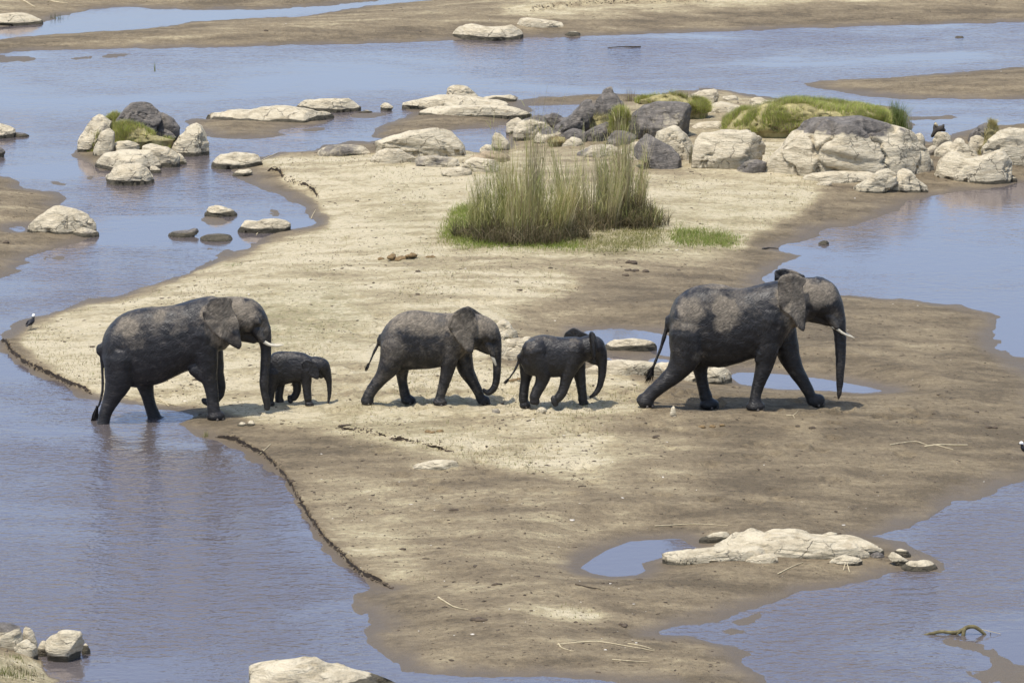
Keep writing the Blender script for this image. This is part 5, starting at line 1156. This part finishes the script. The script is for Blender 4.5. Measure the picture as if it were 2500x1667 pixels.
stick(C('B5', [(1645,670),(1800,662),(1900,660),(2060,668)]), .010, 'stick', 'long thin straw on mud above the bottom right pool', M_straw, 'stick')
stick(C('B5', [(1190,1005),(1250,1018),(1330,1033)]), .016, 'stick', 'grey twig at the lower left of the bottom right pool', M_clod, 'stick')
stick(C('B6', [(1350,205),(1440,190),(1500,188),(1560,205)]), .014, 'stick', 'pale twig, left piece of the driftwood heap on the right mud', M_straw, 'stick')
stick(C('B6', [(1550,215),(1620,205),(1700,206),(1790,205)]), .02, 'stick', 'thicker pale branch of the driftwood heap on the right mud', M_straw, 'stick')
stick(C('B6', [(1600,205),(1650,215),(1710,232)]), .012, 'stick', 'forked twig below the thicker driftwood branch', M_straw, 'stick')
stick(C('B6', [(755,38),(790,36),(818,12)]), .012, 'stick', 'small pale twig before the leading elephant', M_straw, 'stick')
stick(C('B6', [(790,36),(800,52)]), .010, 'stick', 'short side twig before the leading elephant', M_straw, 'stick')
stick(C('B6', [(705,945),(780,905),(850,880)]), .012, 'stick', 'straw leaning on the bottom right slab', M_straw, 'stick')
stick([(*C1('B6', 1080, 925),0), (*C1('B6', 1090, 915),.10)], .010, 'stick', 'short crossed straw before the bottom right slab, left one', M_straw, 'stick')
stick([(*C1('B6', 1115, 935),0), (*C1('B6', 1100, 915),.10)], .010, 'stick', 'short crossed straw before the bottom right slab, right one', M_straw, 'stick')
stick(C('E1', [(650,1060),(700,1080),(770,1130)]), .02, 'stick', 'pale split stick beside the hind leg of the left cow elephant, upper', M_straw, 'stick')
stick(C('E1', [(655,1075),(720,1100),(840,1128)]), .014, 'stick', 'pale split stick beside the hind leg of the left cow elephant, lower', M_straw, 'stick')
stick(C('K8', [(1325,1055),(1350,1000),(1390,930)]), .012, 'stick', 'thin pale stick on the mud of the left cove', M_straw, 'stick')
stick(C('K8', [(580,215),(700,150),(830,90)]), .014, 'stick', 'thin stick lying over rock at the top of the sand', M_straw, 'stick')
stick(C('K8', [(520,1290),(560,1250),(600,1235)]), .012, 'stick', 'curved root beside the wet boulder of the cove', M_straw, 'stick')
stick(C('B4', [(1215,500),(1240,480),(1268,452)]), .012, 'stick', 'twig across the cracked bank edge', M_straw, 'stick')
stick(C('Q8', [(320,5),(400,50),(500,110)]), .03, 'stick', 'pale branch on the far bank at the top left', M_straw, 'stick')
stick(C('Q8', [(700,10),(830,40),(965,52)]), .03, 'stick', 'second pale branch on the far bank, further right', M_straw, 'stick')
stick(C('C6', [(590,1188),(630,1183),(690,1185)]), .03, 'stick', 'dark stick at the water edge above the leading elephant', M_burnt, 'stick')
stick([(*C1('B2', 590, 218),0), (*C1('B2', 500, 221),.02), (*C1('B2', 440, 223),0)], .022, 'driftwood', 'low dark log in the far channel', M_burnt, 'driftwood')
# arched mossy branch, bottom right
bx_, by_, bz_ = ground_hit(*C1('Q5', 1100, 440)); mb = mpp(by_)*CR['Q5'][2]
def bp(x, y, w=0): X, Z = plane_hit(*C1('Q5', x, y), by_+w); return (float(X)-bx_, w, float(Z))
broot = empty('driftwood', (bx_, by_, 0), 'arched mossy branch standing in the water at the bottom right', 'driftwood')
def bt(st): return loft(np.array([(*bp(x, y, w), r*mb, r*mb) for x, y, r, w in st]), 12)
for nm, st in (('branch', [(150,450,26,0),(320,410,36,0),(500,375,42,0),(680,385,40,0),(860,385,42,0),(1000,345,48,0),(1090,280,48,0),(1190,258,44,0),(1290,280,44,0),(1390,350,42,0),(1470,430,40,0),(1510,500,36,0)]),
               ('root', [(1060,290,36,0),(1030,360,46,-.03),(1010,440,50,-.05),(1000,520,40,-.06)]), ('root', [(960,340,20,0),(920,390,16,-.08),(870,430,14,-.14)])):
    V, F = bt(st); V = V+.012*np.stack([fbm3(V[:, 0]*9, V[:, 1]*9, V[:, 2]*9, 3, s) for s in (1, 2, 3)], 1); obj(nm, mesh_np(nm, V, F, M_bark), broot)
V, F = bt([(1420,325,7,0),(1600,365,7,0),(1840,420,5,0)]); obj('twig', mesh_np('twig', V, F, M_straw), broot)
V, F = bt([(1610,400,9,.02),(1625,470,9,.02),(1620,560,8,.02)]); obj('twig', mesh_np('twig', V, F, M_burnt), broot)
# charred stump on the right-hand group
sx_, sy_, sz_ = ground_hit(*C1('K4', 650, 520)); sy_ += .5; ms_ = mpp(sy_)*CR['K4'][2]
def sp_(x, y, w=0): X, Z = plane_hit(*C1('K4', x, y), sy_+w); return (float(X), sy_+w, float(Z))
so = np.array(sp_(640, 330)); sroot = empty('stump', tuple(so), 'charred broken stump on top of the round banded stone', 'stump')
for nm, st in (('trunk', [(540,370,30),(590,310,48),(640,270,62),(700,250,58),(745,270,34)]), ('snag', [(610,290,42),(590,220,30),(600,160,24)]), ('snag', [(690,260,40),(725,215,34),(735,190,20)])):
    V, F = loft(np.array([(*(np.array(sp_(x, y))-so), r*ms_, r*ms_) for x, y, r in st]), 12); V = V+.02*np.stack([fbm3(V[:, 0]*8, V[:, 1]*8, V[:, 2]*8, 3, s) for s in (1, 2, 3)], 1)
    obj(nm, mesh_np(nm, V, F, M_burnt), sroot)
V, F = loft(np.array([(*(np.array(sp_(x, y, -.03))-so), r*ms_, r*ms_) for x, y, r in [(600,165,24),(615,185,22),(635,200,14)]]), 10); obj('broken_end', mesh_np('broken_end', V, F, M_straw), sroot)
# dung
def dung(px, py, n, spread, r, label, dark=False, seed=1):
    rg = np.random.RandomState(seed); x, y, z = ground_hit(px, py); root = empty('dung_pile' if n > 3 else 'dung', (x, y, z), label, 'dung')
    for i in range(n):
        S, F = ico(2); V = S*r*rg.uniform(.7, 1.25)*np.array((1.2, 1.1, .6)); V = V+S*(.5*r*fbm3(V[:, 0]*20+i, V[:, 1]*20, V[:, 2]*20, 3, seed+i))[:, None]
        dx, dy = rg.normal(0, spread), rg.normal(0, spread*.6); dz = float(height(np.array([x+dx]), np.array([y+dy]))[0])-z
        lift = r*.12+(r*.9 if n > 6 and i % 4 == 0 else 0)
        obj('dung_ball', mesh_np('dung_ball', V+(dx, dy, dz+lift), F, M_clod if dark else M_dung), root)
dung(*C1('B7', 265, 200), 22, .17, .07, 'ochre heap of elephant dung on the sand above the middle elephants', seed=1)
dung(*C1('B7', 440, 190), 2, .05, .06, 'brown dung beside the ochre heap', seed=2)
dung(*C1('B7', 365, 266), 1, .01, .05, 'single dark dropping below the ochre heap', True, 3)
dung(*C1('B7', 1480, 220), 2, .05, .07, 'dark dropping on the mud, topmost of three', True, 4)
dung(*C1('B7', 1500, 260), 5, .09, .06, 'dark dung heap on the mud, biggest of three', True, 5)
dung(*C1('B7', 1437, 284), 2, .05, .055, 'dark dropping on the mud, lowest of three', True, 6)
dung(*C1('E3', 1843, 1135), 3, .06, .07, 'dark lump in the pool behind the leading elephant', True, 7)
dung(*C1('B6', 310, 105), 4, .09, .055, 'brown clump on the mud before the leading elephant', False, 8)
dung(*C1('B6', 905, 108), 3, .07, .06, 'grey clump on a pale patch of mud at the right', True, 9)
dung(*C1('B6', 1945, 106), 3, .07, .05, 'small dark clump far right on the mud', True, 10)
dung(*C1('B5', 1650, 155), 3, .05, .05, 'small dark clump on mud right of the dry sand', True, 11)
dung(*C1('B5', 350, 130), 5, .07, .05, 'grey brown clump on the sand lip below the elephants', False, 12)
dung(*C1('B5', 610, 1208), 4, .10, .05, 'dark clump on the lower sand', True, 13)
dung(*C1('B5', 1460, 1238), 4, .05, .045, 'dark clump beside the bottom right inlet', True, 14)
dung(*C1('B3', 68, 630), 2, .06, .06, 'dark dropping on the left bank', True, 15)
dung(*C1('K5', 250, 800), 8, .10, .05, 'pinkish brown dung heap behind the young elephant tail', False, 16)

# ------------------------------------------------------------------ birds
def bird(crop, foot, label, sc, back=False, perch=0.0, kind=0, yaw=0):
    px, py = C1(crop, *foot); x, y, z = ground_hit(px, py); root = empty('bird', (x, y, z+perch), label, 'bird')
    root.rotation_euler = (0, 0, rad(yaw))
    s = sc
    def L_(st, n=12): return loft(np.array(st, float)*s, n)
    V, F = L_([(-.13,0,.115,.018,.02),(-.08,0,.14,.04,.045),(-.02,0,.165,.058,.058),(.04,0,.185,.052,.052),(.075,0,.215,.034,.034)]); obj('body', mesh_np('body', V, F, M_black if kind == 0 else M_grey), root)
    V, F = L_([(.06,0,.21,.034,.034),(.08,0,.245,.026,.026),(.085,0,.27,.026,.026)]); obj('neck', mesh_np('neck', V, F, M_black if kind == 0 else M_white), root)
    V, F = L_([(.075,0,.285,.028,.028),(.095,0,.30,.033,.031),(.115,0,.295,.022,.02)]); obj('head', mesh_np('head', V, F, M_white), root)
    V, F = L_([(.125,0,.292,.009,.008),(.165,0,.285,.003,.003)], 8); obj('beak', mesh_np('beak', V, F, M_black), root)
    for q in (-1, 1):
        V, F = L_([(-.15,q*.035,.13,.012,.008),(-.06,q*.052,.16,.034,.012),(.03,q*.052,.185,.026,.012)]); obj('wing', mesh_np('wing', V, F, M_black), root)
        V, F = L_([(-.005,q*.022,.13,.008,.008),(-.012,q*.022,.065,.006,.006),(.0,q*.022,.0,.006,.006),(.03,q*.022,.0,.005,.008)], 8); obj('leg', mesh_np('leg', V, F, M_leg), root)
    V, F = L_([(-.12,0,.115,.014,.026),(-.175,0,.10,.008,.03)]); obj('tail', mesh_np('tail', V, F, M_black), root)
    return root
bird('S', (76.5, 805), 'black and white plover standing on the sand tip at the left', 1.0, yaw=60)
bird('K2', (2062, 640), 'black and white bird perched on rock beside the widest dark boulder', .8, kind=1, yaw=100, perch=.25)
bird('S', (2504, 1119), 'white and black bird cut by the right edge of the frame', 1.0, kind=0, yaw=200)
